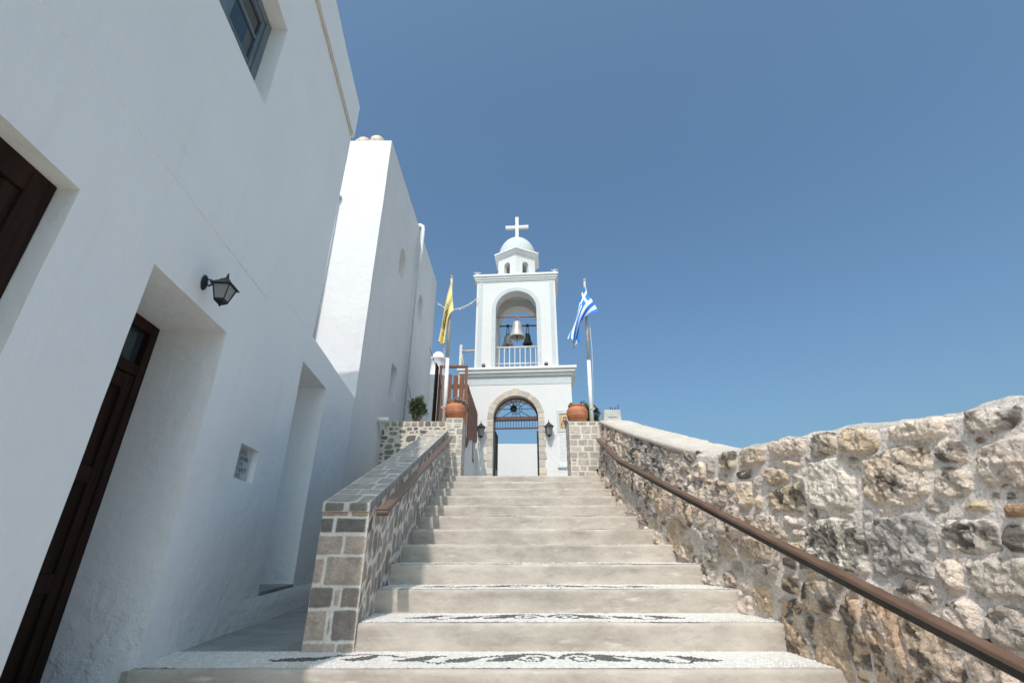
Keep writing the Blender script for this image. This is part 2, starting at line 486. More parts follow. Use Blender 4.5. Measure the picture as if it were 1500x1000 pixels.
# ------------------------------------------------------------------ shared stair geometry
CZ = 1.62
RISE, RUN, YA, ZA = .15, .45, 2.86, 1.05
XB = [(-1.5,1.82),(1,1.77),(2,1.745),(2.86,1.716),(3.31,1.669),(3.76,1.608),(4.21,1.553),(4.66,1.50),(5.11,1.461),(5.56,1.41),(6.01,1.375),(6.46,1.367),(6.91,1.39),(7.36,1.42),(8.2,1.50),(9,1.56)]
XT = [(-1.5,2.17),(1.2,2.08),(1.75,2.0),(2.0,1.94),(2.36,1.88),(2.82,1.82),(3.4,1.76),(4,1.665),(4.5,1.605),(5,1.56),(6,1.52),(7,1.54),(8.2,1.60),(9,1.66)]
ZT = [(-1.5,2.08),(0,2.1),(1.75,2.148),(2.36,2.193),(2.82,2.25),(3.27,2.279),(3.65,2.313),(4.01,2.35),(4.5,2.50),(4.95,2.654),(6.1,3.03),(8.2,3.70),(9,3.74)]
def smooth_tab(t):
    xs = np.linspace(-1.5, 9, 1051); ys = lerp(t, xs)
    k = np.ones(41)/41
    ys2 = np.convolve(np.pad(ys, 20, mode='edge'), k, 'valid')
    return xs, ys2
_xb, _xt, _zt = smooth_tab(XB), smooth_tab(XT), smooth_tab(ZT)
fXB = lambda Y: np.interp(Y, *_xb)
fXT = lambda Y: np.interp(Y, *_xt)
fZT = lambda Y: np.interp(Y, *_zt)
def fZB(Y): return np.clip(ZA + RISE*(Y-YA)/RUN - .22, -.05, 2.62)
def XL(Y): return -.955 - .039*(Y-3.3)
WX = lambda Y: -1.656 - .1075*Y       # left house wall line
def capz(Y): return 1.882 + .333*(Y-3.3)

# ------------------------------------------------------------------ ground, path, landing
mb = MB(); mb.box(-150,150,-150,150,-.5,0)
tag(build('ground', mb, M_earth), 'dry earth ground around the steps', kind='structure')

mb = MB()
mb.add([(WX(3.2)-.05,3.29,ZA-.4),(-1.2,3.29,ZA-.4),(-1.3,8.6,ZA-.4),(WX(8.6)-.05,8.6,ZA-.4),
        (WX(3.2)-.05,3.29,ZA),(-1.2,3.29,ZA),(-1.3,8.6,ZA),(WX(8.6)-.05,8.6,ZA)],
       [(0,3,2,1),(4,5,6,7),(0,1,5,4),(1,2,6,5),(2,3,7,6),(3,0,4,7)])
tag(build('path', mb, M_slate), 'dark slate side path between house wall and stair wall', kind='structure')

mb = MB(); mb.box(-.96, 1.52, 8.24, 20, 1.0, 2.696)
tag(build('landing_pavement', mb, M_paving), 'stone landing through the gate', kind='structure')

# ------------------------------------------------------------------ mosaics
def spiral(cx, cy, r0, r1, a0, turns, n=60):
    out = []
    for i in range(n):
        t = i/(n-1); a = a0 - turns*2*PI*t; r = r0 + (r1-r0)*t
        out.append((cx+r*math.cos(a), cy+r*math.sin(a), .010))
    return out
def curve(pts, w0, w1=None, n=24):
    """smooth curve through pts, width swelling to w0 in the middle"""
    out = []
    P = [Vector((x, y, 0)) for x, y in pts]
    P = [P[0]*2-P[1]] + P + [P[-1]*2-P[-2]]
    m = len(P)-3
    for i in range(n*m):
        k = i//n; t = (i % n)/n
        p0, p1, p2, p3 = P[k:k+4]
        q = .5*((2*p1)+(-p0+p2)*t+(2*p0-5*p1+4*p2-p3)*t*t+(-p0+3*p1-3*p2+p3)*t**3)
        s = i/(n*m-1)
        w = w0 if w1 is None else w1+(w0-w1)*math.sin(PI*min(1, s*1.0))**1.2
        out.append((q.x, q.y, w))
    return out
HALF = []
HALF += spiral(.137, .225, .118, .018, PI, 1.62)
HALF += curve([(.02,.26),(.07,.33),(.14,.352),(.22,.33),(.33,.29),(.44,.25)], .009)
HALF += curve([(.22,.31),(.27,.24),(.32,.19),(.41,.165)], .050, .006)
HALF += curve([(.42,.26),(.49,.21),(.55,.18),(.63,.17)], .048, .006)
HALF += curve([(.57,.15),(.65,.11),(.72,.13),(.76,.18)], .009)
HALF += curve([(.65,.28),(.73,.25),(.78,.20),(.84,.18),(.92,.17)], .044, .006)
EXTRA = curve([(.88,.26),(1.0,.31),(1.15,.32),(1.28,.28)], .009)
EXTRA += curve([(1.02,.31),(1.08,.24),(1.13,.20),(1.21,.20)], .044, .006)
EXTRA += curve([(1.28,.29),(1.36,.21),(1.44,.20),(1.52,.18),(1.61,.17)], .050, .006)
def motif(px, py, cx, full=False):
    pts = list(HALF) + [(-x, y, w) for x, y, w in HALF]
    if full: pts += [(-x, y, w) for x, y, w in EXTRA]
    A = np.array(pts)
    x = px.reshape(-1)-cx; y = py.reshape(-1)
    m = np.zeros(x.shape, bool)
    for k in range(0, len(x), 4000):
        d = np.hypot(x[k:k+4000,None]-A[:,0], y[k:k+4000,None]-A[:,1]) - A[:,2]
        m[k:k+4000] = (d < .0045).any(1)
    return m.reshape(px.shape)

def pebble_sheet(mb, x0, x1, y0, y1, z, xl, xr, cx, res, cell=.021, seed=1, full=False, mot=True):
    R = np.random.RandomState(seed)
    nx, ny = int((x1-x0)/cell)+3, int((y1-y0)/cell)+3
    jx = R.rand(nx, ny)*.62+.19; jy = R.rand(nx, ny)*.62+.19
    PX = x0 + (np.arange(nx)[:,None]+jx-1)*cell + (np.arange(ny)[None,:] % 2)*cell*.5
    PY = (np.arange(ny)[None,:]+jy-1)*cell
    black = motif(PX, PY, cx, full) if mot else np.zeros(PX.shape, bool)
    shade = R.rand(nx, ny)
    hgt = R.rand(nx, ny)
    gx = np.arange(0, 1.00001, res/(x1-x0)); gy = np.arange(y0, y1+1e-6, res)
    T, YY = np.meshgrid(gx, gy, indexing='ij')
    L = xl(YY); Rr = xr(YY)
    XX = L + (Rr-L)*T
    ci = ((XX-x0)/cell).astype(int)+1; cj = ((YY-y0)/cell).astype(int)+1
    d1 = np.full(XX.shape, 9.); d2 = d1.copy(); bi = np.zeros(XX.shape, int); bj = bi.copy()
    for di in (-2,-1,0,1):
        for dj in (-1,0,1):
            i = np.clip(ci+di, 0, nx-1); j = np.clip(cj+dj, 0, ny-1)
            d = np.hypot(XX-PX[i,j], (YY-y0)-PY[i,j])
            m = d < d1
            d2 = np.where(m, d1, np.minimum(d2, d)); d1 = np.where(m, d, d1); bi = np.where(m, i, bi); bj = np.where(m, j, bj)
    e = (d2-d1)*.5
    dome = S(e/(cell*.3))
    h = .0045*dome*(.6+.6*hgt[bi,bj])
    sh = shade[bi,bj][...,None]
    white = np.array((.75,.725,.68))*(.74+.34*sh)*np.where(sh > .93, np.array((.86,.80,.72)), np.array((1.,1.,1.)))
    dark = np.array((.055,.054,.056))*(.6+.9*sh)
    b = black[bi,bj][...,None]
    col = np.where(b, dark, white)
    gap = np.where(b, np.array((.20,.19,.18)), np.array((.62,.60,.56)))
    col = col*dome[...,None] + gap*(1-dome[...,None])
    P = np.stack([XX, YY, z+h], -1)
    mb.grid(P, col)

# ------------------------------------------------------------------ staircase
stairs = empty('stone_staircase', (.2, YA, 0), label='wide flight of concrete steps topped with white pebble mosaic climbing to the gate', cat='staircase')
def step(n):
    Y0 = YA + RUN*n; z = ZA + RISE*n
    Y1 = Y0 + RUN + .03
    low = n <= 0
    xl = (lambda Y: WX(Y)-(.0 if n == 0 else .04)) if low else (lambda Y: XL(Y)-.05)
    if n == 11: Y1 = 8.25
    xr = lambda Y: fXB(Y)+.10
    mb = MB()
    # front: rounded nosing, riser, with casting unevenness
    m = 90
    t = np.linspace(0, 1, m)
    prof = [(0, -.26), (0, -.20), (0.0, -.155), (0,-.12), (-.001,-.09),(-.002,-.06), (-.003,-.04), (-.003,-.02),(-.001,-.008), (.005,-.0015), (.014,0.0), (.035, .001), (.06,.0), (Y1-Y0, 0)]
    A = np.zeros((m, len(prof), 3))
    for j, (dy, dz) in enumerate(prof):
        y = Y0 + dy
        X = xl(y) + (xr(y)-xl(y))*t
        nz = fbm(X*3+n*7, np.full(m, j*.35), n, 4)-.5
        A[:, j, 0] = X
        A[:, j, 1] = y + (nz*.016 if j < 12 else 0)
        A[:, j, 2] = z + dz + ((fbm(X*2.3+n*5, np.full(m, .3), n+40, 4)-.5)*.010 if 7 < j < 13 else 0)
    mb.grid(A, None)
    y0 = Y0+.02
    mb.box(float(xl(Y1)), float(xr(y0))-.05, y0, Y1, max(0, z-.6) if n > -6 else -.02, z-.012)
    st = build('step', mb, M_conc, stairs)
    if n == 11: return
    mm = MB()
    res = .0058 if -1 <= n <= 2 else (.008 if n < 5 else .011)
    hard = n in (0, 1, 2, 3)
    ys0 = Y0+.035
    lx = (lambda Y: np.maximum(WX(Y), -9)+.0) if low else (lambda Y: XL(Y)+.004+0*Y)
    rx = lambda Y: fXB(Y)+.03
    x0 = float(lx(np.array(ys0+RUN))); x0 = min(x0, float(lx(np.array(ys0))))
    x1 = float(rx(np.array(ys0)))
    pebble_sheet(mm, x0, x1, ys0, Y0+RUN+.004, z+.001, lx, rx, .256-.03*n if n < 5 else .16, res, seed=50+n, full=(n == 0), mot=(n >= -1))
    build('pebble_mosaic', mm, M_pebble, st)
for n in range(-6, 12): step(n)

# ------------------------------------------------------------------ right boundary wall of rough rock
PAL = {'b': (0.612,0.480,0.370), 'p': (0.623,0.512,0.427), 'o': (.60,.475,.335), 'g': (0.634,0.554,0.480), 'd': (0.484,0.408,0.346), 'D': (.33,.30,.27),
       'n': (0.288,0.188,0.115), 't': (0.508,0.375,0.269),
       '*': [(0.599,0.475,0.370),(0.599,0.492,0.408),(0.577,0.439,0.298),(0.519,0.439,0.370),(0.599,0.512,0.437),(0.484,0.387,0.298),(0.381,0.323,0.274)]}
KEY = [(3.42,2.225,.159,.062,'b'),(3.71,2.25,.117,.06,'b'),(3.04,2.215,.196,.05,'p'),(2.73,2.17,.112,.07,'b'),(2.49,2.14,.135,.069,'o'),(2.17,2.12,.16,.054,'p'),(1.84,2.10,.14,.052,'d'),
(3.01,2.11,.12,.03,'b'),(3.53,2.12,.093,.04,'b'),(3.18,2.04,.137,.06,'b'),(3.56,1.98,.104,.079,'o'),(3.13,1.92,.183,.081,'o'),(3.4,1.9,.054,.039,'o'),
(2.76,1.96,.188,.12,'g'),(2.32,1.95,.181,.125,'b'),(2.06,2.00,.076,.053,'p'),(1.93,2.03,.033,.025,'n'),(1.80,1.92,.15,.08,'p'),(2.08,1.87,.075,.065,'p'),(1.99,1.78,.07,.025,'o'),(1.86,1.76,.055,.032,'n'),
(2.17,1.79,.071,.035,'d'),(2.4,1.795,.06,.026,'b'),(2.92,1.82,.062,.04,'p'),(2.67,1.80,.08,.025,'p'),(2.77,1.64,.198,.12,'g'),(2.39,1.63,.178,.125,'D'),(2.06,1.66,.111,.07,'g'),(1.89,1.66,.044,.05,'d'),(1.96,1.52,.15,.068,'d'),
(3.38,1.77,.125,.059,'b'),(3.11,1.79,.11,.034,'g'),(3.07,1.71,.08,.035,'p'),(3.51,1.62,.173,.07,'b'),(3.16,1.63,.113,.035,'o'),(3.38,2.04,.065,.035,'g'),(3.72,2.04,.064,.051,'b'),
(3.20,1.17,.125,.16,'t'),(2.93,1.12,.125,.13,'t'),(2.99,1.37,.105,.08,'o'),(2.75,1.22,.07,.19,'t'),(2.57,1.20,.095,.18,'t'),(2.34,1.20,.12,.17,'b'),(2.35,1.45,.097,.065,'p'),(2.17,1.37,.08,.067,'p'),(1.99,1.35,.085,.067,'d'),(2.10,1.20,.105,.07,'p'),
(3.2,1.42,.10,.05,'o'),(3.42,1.48,.13,.045,'d'),(3.49,1.32,.10,.08,'t'),(3.02,1.48,.07,.026,'o'),(3.67,1.38,.08,.05,'p'),(3.84,1.40,.08,.059,'b'),(2.58,1.45,.085,.03,'p'),(3.3,1.56,.06,.025,'o'),(2.42,1.48,.05,.02,'p'),
(6.571,3.044,.12,.09,'b'),(5.82,2.704,.14,.11,'D'),(5.341,2.585,.11,.11,'D'),(4.957,2.49,.13,.11,'D'),(4.566,2.41,.11,.06,'p'),(4.285,2.37,.11,.05,'p'),(4.55,2.25,.11,.09,'b'),(4.164,2.24,.10,.07,'b'),
(5.238,2.188,.12,.08,'o'),(4.791,2.056,.11,.10,'b'),(4.457,1.919,.11,.11,'o'),(3.929,2.025,.12,.10,'b'),(4.192,2.023,.06,.06,'o')]
rw = empty('rubble_boundary_wall', (1.75, 3, 0), label='curving wall of rough pale rocks with dark lichen rising along the steps on the sea side', cat='stone wall')
# wall face coordinates: u = Y, v = height in metres measured down from the coping (v=0 at the top edge)
u = np.concatenate([np.arange(-1.2, .9, .03), np.arange(.9, 3.4, .0062), np.arange(3.4, 5.2, .0085), np.arange(5.2, 8.62, .0125)])
v = np.concatenate([np.arange(-2.0, -1.5, .02), np.arange(-1.5, .0001, .0065)])
seeds = []
for (cy, cz, a, b, k) in KEY:
    zt = float(fZT(cy)); seeds.append((cy, cz-zt, a*.95, b*.98, -.12 if b < 1.1*a else -.05, 3.4 if max(a, b) > .09 else 2.6, k))
# a coping course of longer stones where none is hand-placed
x = -1.1
R_ = random.Random(5)
while x < 1.65:
    w = R_.uniform(.13, .22); seeds.append((x+w, -.055, w*.96, .058, 0, 3.6, R_.choice('bpgd'))); x += 2*w
x = 3.86
seeds = pack(-1.2, 8.6, -1.98, -.05, [(.10,.17,.55,1.0,420),(.07,.12,.6,1.2,1600),(.045,.075,.6,1.1,4200),(.022,.042,.6,1.2,6000)], 4, seeds, tight=.90)
def rpos(U, V):
    zt = fZT(U); z = zt + V
    zb = fZB(U)
    xb, xt = fXB(U), fXT(U)
    k = (z-zb)/(zt-zb)
    x = xb + (xt-xb)*np.clip(k, -.4, 1)
    x = x + .05*S((V+.03)/.03)*0
    # rounded shoulder in the last 3 cm
    sh = np.clip((V+.035)/.035, 0, 1)
    return np.stack([x + .02*sh**2, U, z - .012*sh**2], -1)
def rnrm(U, V):
    sh = np.clip((V+.05)/.05, 0, 1)
    n = np.stack([-np.cos(sh*.5), np.zeros_like(U), np.sin(sh*.5)+.08], -1)
    return n/np.linalg.norm(n, axis=-1, keepdims=True)
mb = MB()
hface = masonry(mb, u, v, seeds, rpos, rnrm, PAL, (.67,.59,.54), infl=1.29, joint=.013, H=.036, w=.020, rough=.030, roughf=13, warp=.026, wf=6, lichen=.85, jig=.35, flip=True)
# top of the wall: rough stone behind the coping near the camera, smooth cement cap on the climbing part
ut = u; vt = np.concatenate([np.arange(0, .44, .012), [.46]])
U, V = np.meshgrid(ut, vt, indexing='ij')
stone_top = 1-S((U-3.6)/.35)
edge = hface[:, -1:][:, 0][:, None]
P0 = (rpos(u[:,None], np.zeros((len(u),1))) + rnrm(u[:,None], np.zeros((len(u),1)))*edge[...,None])
hump = fbm(U*7, V*7, 90, 4)-.5
edgek = 1-S(V/.07)
Z = fZT(U) + .02 + hump*(.05*stone_top+.012) + np.sin(np.clip(V/.44,0,1)*PI)*.012
P = np.stack([P0[:,:,0] + V*1.0 + .0, U, P0[:,:,2]*edgek + Z*(1-edgek)], -1)
nc = fbm(U*9, V*9, 92, 5)[...,None]
cst = np.array((.46,.42,.37))*(.7+.6*nc); ccm = np.array((.60,.535,.46))*(.88+.24*fbm(U*5,V*9,95,5)[...,None])
# flag joints of the cap
jo = S((np.abs(((U*1.9+fbm(U*3,V*3,97,2)*.3) % 1)-.5)-.485)/.01)[...,None]*.5
col = cst*stone_top[...,None] + ccm*(1-jo)*(1-stone_top[...,None]) + .32*jo*(1-stone_top[...,None])
mb.grid(P, col, flip=True)
# outer face and far end
us = np.arange(-1.2, 8.63, .06); us[-1] = 8.62
vs = np.array([0, .3, .8, 1.6, 2.6, 3.8])
U, V = np.meshgrid(us, vs, indexing='ij')
mb.grid(np.stack([fXT(U)+.46+V*.06, U, np.maximum(fZT(U)+.0-V, -.05)+.02*(V==0)], -1), np.ones(U.shape+(3,))*np.array((.42,.38,.33)), flip=True)
Ye = 8.615
mb.base_col = (.42,.38,.33)
mb.add([(fXB(Ye)-.1,Ye,0),(fXT(Ye)+.5,Ye,0),(fXT(Ye)+.46,Ye,float(fZT(Ye))),(fXT(Ye),Ye,float(fZT(Ye)))],[(0,3,2,1)])
Yn = -1.2
mb.add([(fXB(Yn)-.1,Yn,-.1),(fXT(Yn)+.5,Yn,-.1),(fXT(Yn)+.46,Yn,float(fZT(Yn))),(fXT(Yn),Yn,float(fZT(Yn)))],[(0,1,2,3)])
build('rock_face', mb, M_rock, rw)
# raised cement lip of the cap along the inner edge
mb = MB()
ul = np.arange(4.15, 8.2, .05)
prof = [(-.012,-.030),(-.022,-.012),(-.020,.012),(0,.022),(.05,.026)]
A = np.zeros((len(ul), len(prof), 3))
for j, (dx, dz) in enumerate(prof):
    A[:, j, 0] = fXT(ul)-.028*np.minimum(1,(ul-4.1)/.6) + dx + (fbm(ul*5, ul*0+j*.4, 99, 3)-.5)*.012; A[:, j, 1] = ul; A[:, j, 2] = fZT(ul)+dz + (fbm(ul*6, ul*0+j*.3, 98, 3)-.5)*.012
mb.grid(A, np.ones(A.shape)*np.array((.54,.48,.415)), flip=False)
build('cement_coping', mb, M_rock, rw)

# ------------------------------------------------------------------ left stair wall with squared blocks
lw = empty('stair_side_wall', (-1.1, 3.3, ZA), label='low grey block wall with slate cap sloping up the left side of the steps', cat='stone wall')
LP = {'a': (0.398,0.302,0.242), 'k': (.19,.17,.16), 'l': (0.451,0.352,0.297), 'm': (0.398,0.319,0.267), 'q': (0.251,0.207,0.183), 'w': (0.530,0.418,0.356), 'c': (0.358,0.263,0.203),
      '*': [(.37,.33,.29),(.35,.32,.29),(.31,.27,.235),(.41,.37,.33),(.29,.24,.205),(.35,.32,.285)]}
MORT = (.60,.565,.515)
rows = [(.765,.845,[(0,.178,'a'),(.190,.305,'c')]),(.665,.752,[(0,.085,'k'),(.095,.305,'k')]),(.535,.645,[(0,.160,'l'),(.172,.305,'l')]),
        (.36,.52,[(0,.060,'l'),(.074,.305,'m')]),(.235,.345,[(0,.14,'q'),(.150,.190,'w'),(.20,.305,'q')]),(.06,.22,[(0,.12,'w'),(.130,.156,'c'),(.165,.305,'q')]),(-.1,.05,[(0,.2,'w'),(.2,.305,'m')])]
fs = []
for z0, z1, bl in rows:
    for x0, x1, k in bl: fs.append(((x0+x1)/2, (z0+z1)/2, (x1-x0)/2+.004, (z1-z0)/2+.004, 0, 22, k))
mb = MB()
XO = -1.262
uu = np.arange(0, .3121, .004); vv = np.arange(-.06, .8321, .005)
fpos = lambda U, V: np.stack([XO+U, np.full(U.shape, 3.296), ZA+V], -1)
fnrm = lambda U, V: np.stack([U*0, U*0-1, U*0], -1)
masonry(mb, uu, vv, fs, fpos, fnrm, LP, (.74,.68,.61), infl=1.04, joint=.008, H=.006, w=.007, warp=.005, wf=14, jig=.12, rough=.004, roughf=30)
# long face towards the steps
us_ = np.arange(-.009, 5.0, .0075); vs_ = np.arange(-.92, .0001, .008)
ss = []
for (z0, z1, bl), w_ in zip(rows, (.07,.085,.06,.09,.065,.10,.08)):
    ss.append((w_/2-.006, ((z0+z1)/2+1.05-1.872)/1.06, w_/2, (z1-z0)/2/1.06+.004, .30, 16, bl[-1][2]))
ss = pack(0, 5.0, -.9, -.04, [(.045,.075,1.3,2.2,1500),(.03,.05,1.2,2.2,2600),(.018,.03,1,1.8,3000)], 9, ss, tight=.86, p=(3,6))
def spos(U, V):
    Y = 3.30+U; z = capz(Y)-.03 + V*1.06
    return np.stack([XL(Y), Y, z], -1)
snrm = lambda U, V: np.stack([U*0+1, U*0+.04, U*0], -1)
masonry(mb, us_, vs_, ss, spos, snrm, LP, (.72,.67,.60), infl=1.38, joint=.017, H=.009, w=.012, warp=.012, wf=10, jig=.3, rough=.004, roughf=30, ns=3)
# core, outer face
mb.base_col = (.40,.37,.33)
xo0, xo1 = XO, XO-.039*5
mb.add([(xo0,3.298,.6),(-.958,3.298,.6),(XL(8.3)-.004,8.3,.6),(xo1,8.3,.6),(xo0,3.298,capz(3.298)-.005),(-.958,3.298,capz(3.298)-.005),(XL(8.3)-.004,8.3,capz(8.3)-.005),(xo1,8.3,capz(8.3)-.005)],
       [(0,3,2,1),(4,5,6,7),(2,3,7,6),(3,0,4,7)])
build('block_wall', mb, M_block, lw)
# cap
mb = MB()
uc = np.arange(0, 5.02, .008); vc = np.arange(0, .3181, .005)
cs = []
R_ = random.Random(12); x = 0
while x < 5:
    L = R_.uniform(.16,.25); cut = R_.choice([.10,.14,.16,.19,.22])
    cs.append((x+L/2, cut/2, L/2, cut/2, 0, 9, None)); 
    L2 = L*R_.uniform(.8,1.0)
    cs.append((x+L/2+R_.uniform(-.03,.03), cut+(.318-cut)/2, L/2, (.318-cut)/2, 0, 9, None)); x += L
CP = {'*': [(.38,.335,.30),(.34,.305,.28),(.41,.365,.32),(.36,.32,.295),(.40,.345,.295)]}
def cpos(U, V):
    Y = 3.285+U; 
    return np.stack([XO-.004-.039*U+V, Y, capz(Y)+.026+0*U], -1)
masonry(mb, uc, vc, cs, cpos, lambda U, V: np.stack([U*0, U*0-.31, U*0+.95], -1), CP, (.62,.575,.52), joint=.008, H=.003, w=.006, warp=.004, wf=12, jig=.15, ns=6, flip=False)
# cap edges: small blocks in line
R_ = random.Random(3)
for side in (0, 1):
    ve = np.arange(-.034, .0271, .006); 
    es = []; x = 0
    while x < 5:
        L = R_.uniform(.07,.14); es.append((x+L/2, -.004, L/2, .034, 0, 8, None)); x += L
    epos = (lambda U, V: np.stack([XO-.004-.039*U+.318, 3.285+U, capz(3.285+U)+V], -1)) if side else (lambda U, V: np.stack([XO-.004-.039*U, 3.285+U, capz(3.285+U)+V], -1))
    masonry(mb, uc, ve, es, epos, (lambda U, V: np.stack([U*0+1, U*0, U*0], -1)) if side else (lambda U, V: np.stack([U*0-1, U*0, U*0], -1)), CP, (.50,.47,.43), joint=.010, H=.003, w=.006, warp=.003, jig=.3, ns=8+side, flip=not side)
vf = np.arange(0, .3181, .005); zf = np.arange(-.034, .0271, .006)
masonry(mb, vf, zf, [(.08,-.004,.08,.034,0,9,(.24,.21,.185)),(.24,-.004,.078,.034,0,9,(.25,.215,.19))], lambda U, V: np.stack([XO-.004+U, U*0+3.285, capz(3.285)+V], -1),
        lambda U, V: np.stack([U*0, U*0-1, U*0], -1), CP, MORT, joint=.010, H=.003, w=.006, warp=.002, ns=11)
mb.base_col = (.4,.37,.34)
mb.add([(XO-.004,3.285,capz(3.285)-.034),(XO+.314,3.285,capz(3.285)-.034),(XO-.004-.195+.318,8.3,capz(8.3)-.034),(XO-.199,8.3,capz(8.3)-.034)],[(0,3,2,1)])
build('slate_cap', mb, M_block, lw)

# ------------------------------------------------------------------ rubble wall at the top left with gate pillar
tl = empty('terrace_rubble_wall', (-1.9, 8.4, ZA), label='retaining wall of dark rounded stones in cream mortar ending in a squared pillar left of the landing', cat='stone wall')
RP = {'*': [(.19,.17,.15),(.25,.225,.195),(.33,.285,.24),(.22,.195,.17),(.39,.34,.28),(.30,.26,.22)]}
mb = MB()
uu = np.arange(-2.62, -1.149, .008); vv = np.arange(.9, 3.761, .008)
sd = pack(-2.6, -1.17, .9, 3.70, [(.055,.085,.45,.75,900),(.035,.055,.45,.8,3200),(.018,.03,.6,1,3000)], 21, [(x_, 3.715, .055, .042, 0, 7, None) for x_ in np.arange(-2.55, -1.2, .125)], tight=1.0, p=(2.2,3.2))
masonry(mb, uu, vv, sd, lambda U, V: np.stack([U, U*0+8.44, V], -1), lambda U, V: np.stack([U*0, U*0-1, U*0], -1), RP, (.66,.60,.51), infl=1.36, joint=.015, H=.012, w=.012, warp=.012, wf=11, jig=.35, rough=.006, roughf=25, ns=14)
mb.base_col = (.58,.52,.44)
mb.box(-2.62, -1.15, 8.452, 8.75, .9, 3.765)
build('rubble_panel', mb, M_block, tl)
BP = {'*': [(.46,.41,.355),(.43,.385,.34),(.49,.445,.39),(.38,.335,.30),(.44,.41,.375),(.37,.315,.28)], 'z': (.20,.20,.205)}
def pillar(parent, x0, x1, y0, y1, z0, z1, seed, hole=None):
    mb = MB(); vv = np.arange(z0, z1+.0001, .006)
    uu = np.arange(x0, x1+.0001, .006)
    sd = course(x0-.005, x1+.005, z0, z1, (.095,.12,.15), (.11,.23), seed)
    if hole: sd.append(hole)
    masonry(mb, uu, vv, sd, lambda U, V: np.stack([U, U*0+y0, V], -1), lambda U, V: np.stack([U*0, U*0-1, U*0], -1), BP, (.66,.60,.52), joint=.011, H=.005, w=.008, warp=.005, wf=14, jig=.18, rough=.003, roughf=30, ns=seed)
    ud = np.arange(y0, y1+.0001, .008)
    sd = course(y0-.005, y1+.005, z0, z1, (.095,.12,.15), (.11,.23), seed+1)
    for sx, xx in ((-1, x0), (1, x1)):
        masonry(mb, ud, vv, sd, lambda U, V: np.stack([U*0+xx, U, V], -1), lambda U, V: np.stack([U*0+sx, U*0, U*0], -1), BP, (.66,.60,.52), joint=.011, H=.005, w=.008, warp=.005, wf=14, jig=.18, rough=.003, roughf=30, ns=seed+2, flip=(sx < 0))
    mb.base_col = (.56,.50,.43)
    mb.box(x0+.002, x1-.002, y0+.002, y1, z0, z1)
    return mb
build('squared_pillar', pillar(tl, -1.18, -.885, 8.20, 8.80, 1.9, 3.765, 31), M_block, tl)

rp = tag(build('gate_pillar', pillar(None, 1.02, 1.70, 8.20, 8.72, 1.9, 3.70, 44), M_block), 'coursed beige block pillar with drain hole on the right side of the landing', 'pillar')
# mossy spots / drain
dr = empty('drain_spout', (1.47, 8.18, 2.84), label='small dark drain hole with rusty stain at the foot of the right pillar', cat='drain')
mb = MB(); mb.lathe([(.001,0),(.013,0),(.013,.03),(.018,.03),(.018,-.02)], (1.47,8.195,2.845), 14, Matrix.Rotation(PI/2, 3, 'X')); build('spout_ring', mb, M_darkrail, dr, True)

# ------------------------------------------------------------------ houses
def dis(p, amp=.006):
    q = Vector(p)
    return q + mnoise.noise_vector(q*1.3)*amp + mnoise.noise_vector(q*6+Vector((9,3,1)))*(amp*.28)

class Frame:
    def __init__(s, o, e): 
        s.o = Vector((*o, 0)); s.e = Vector((*e, 0)).normalized(); s.n = Vector((s.e.y, -s.e.x, 0))
    def __call__(s, u, d, z): return s.o + s.e*u + s.n*d + Vector((0,0,z))

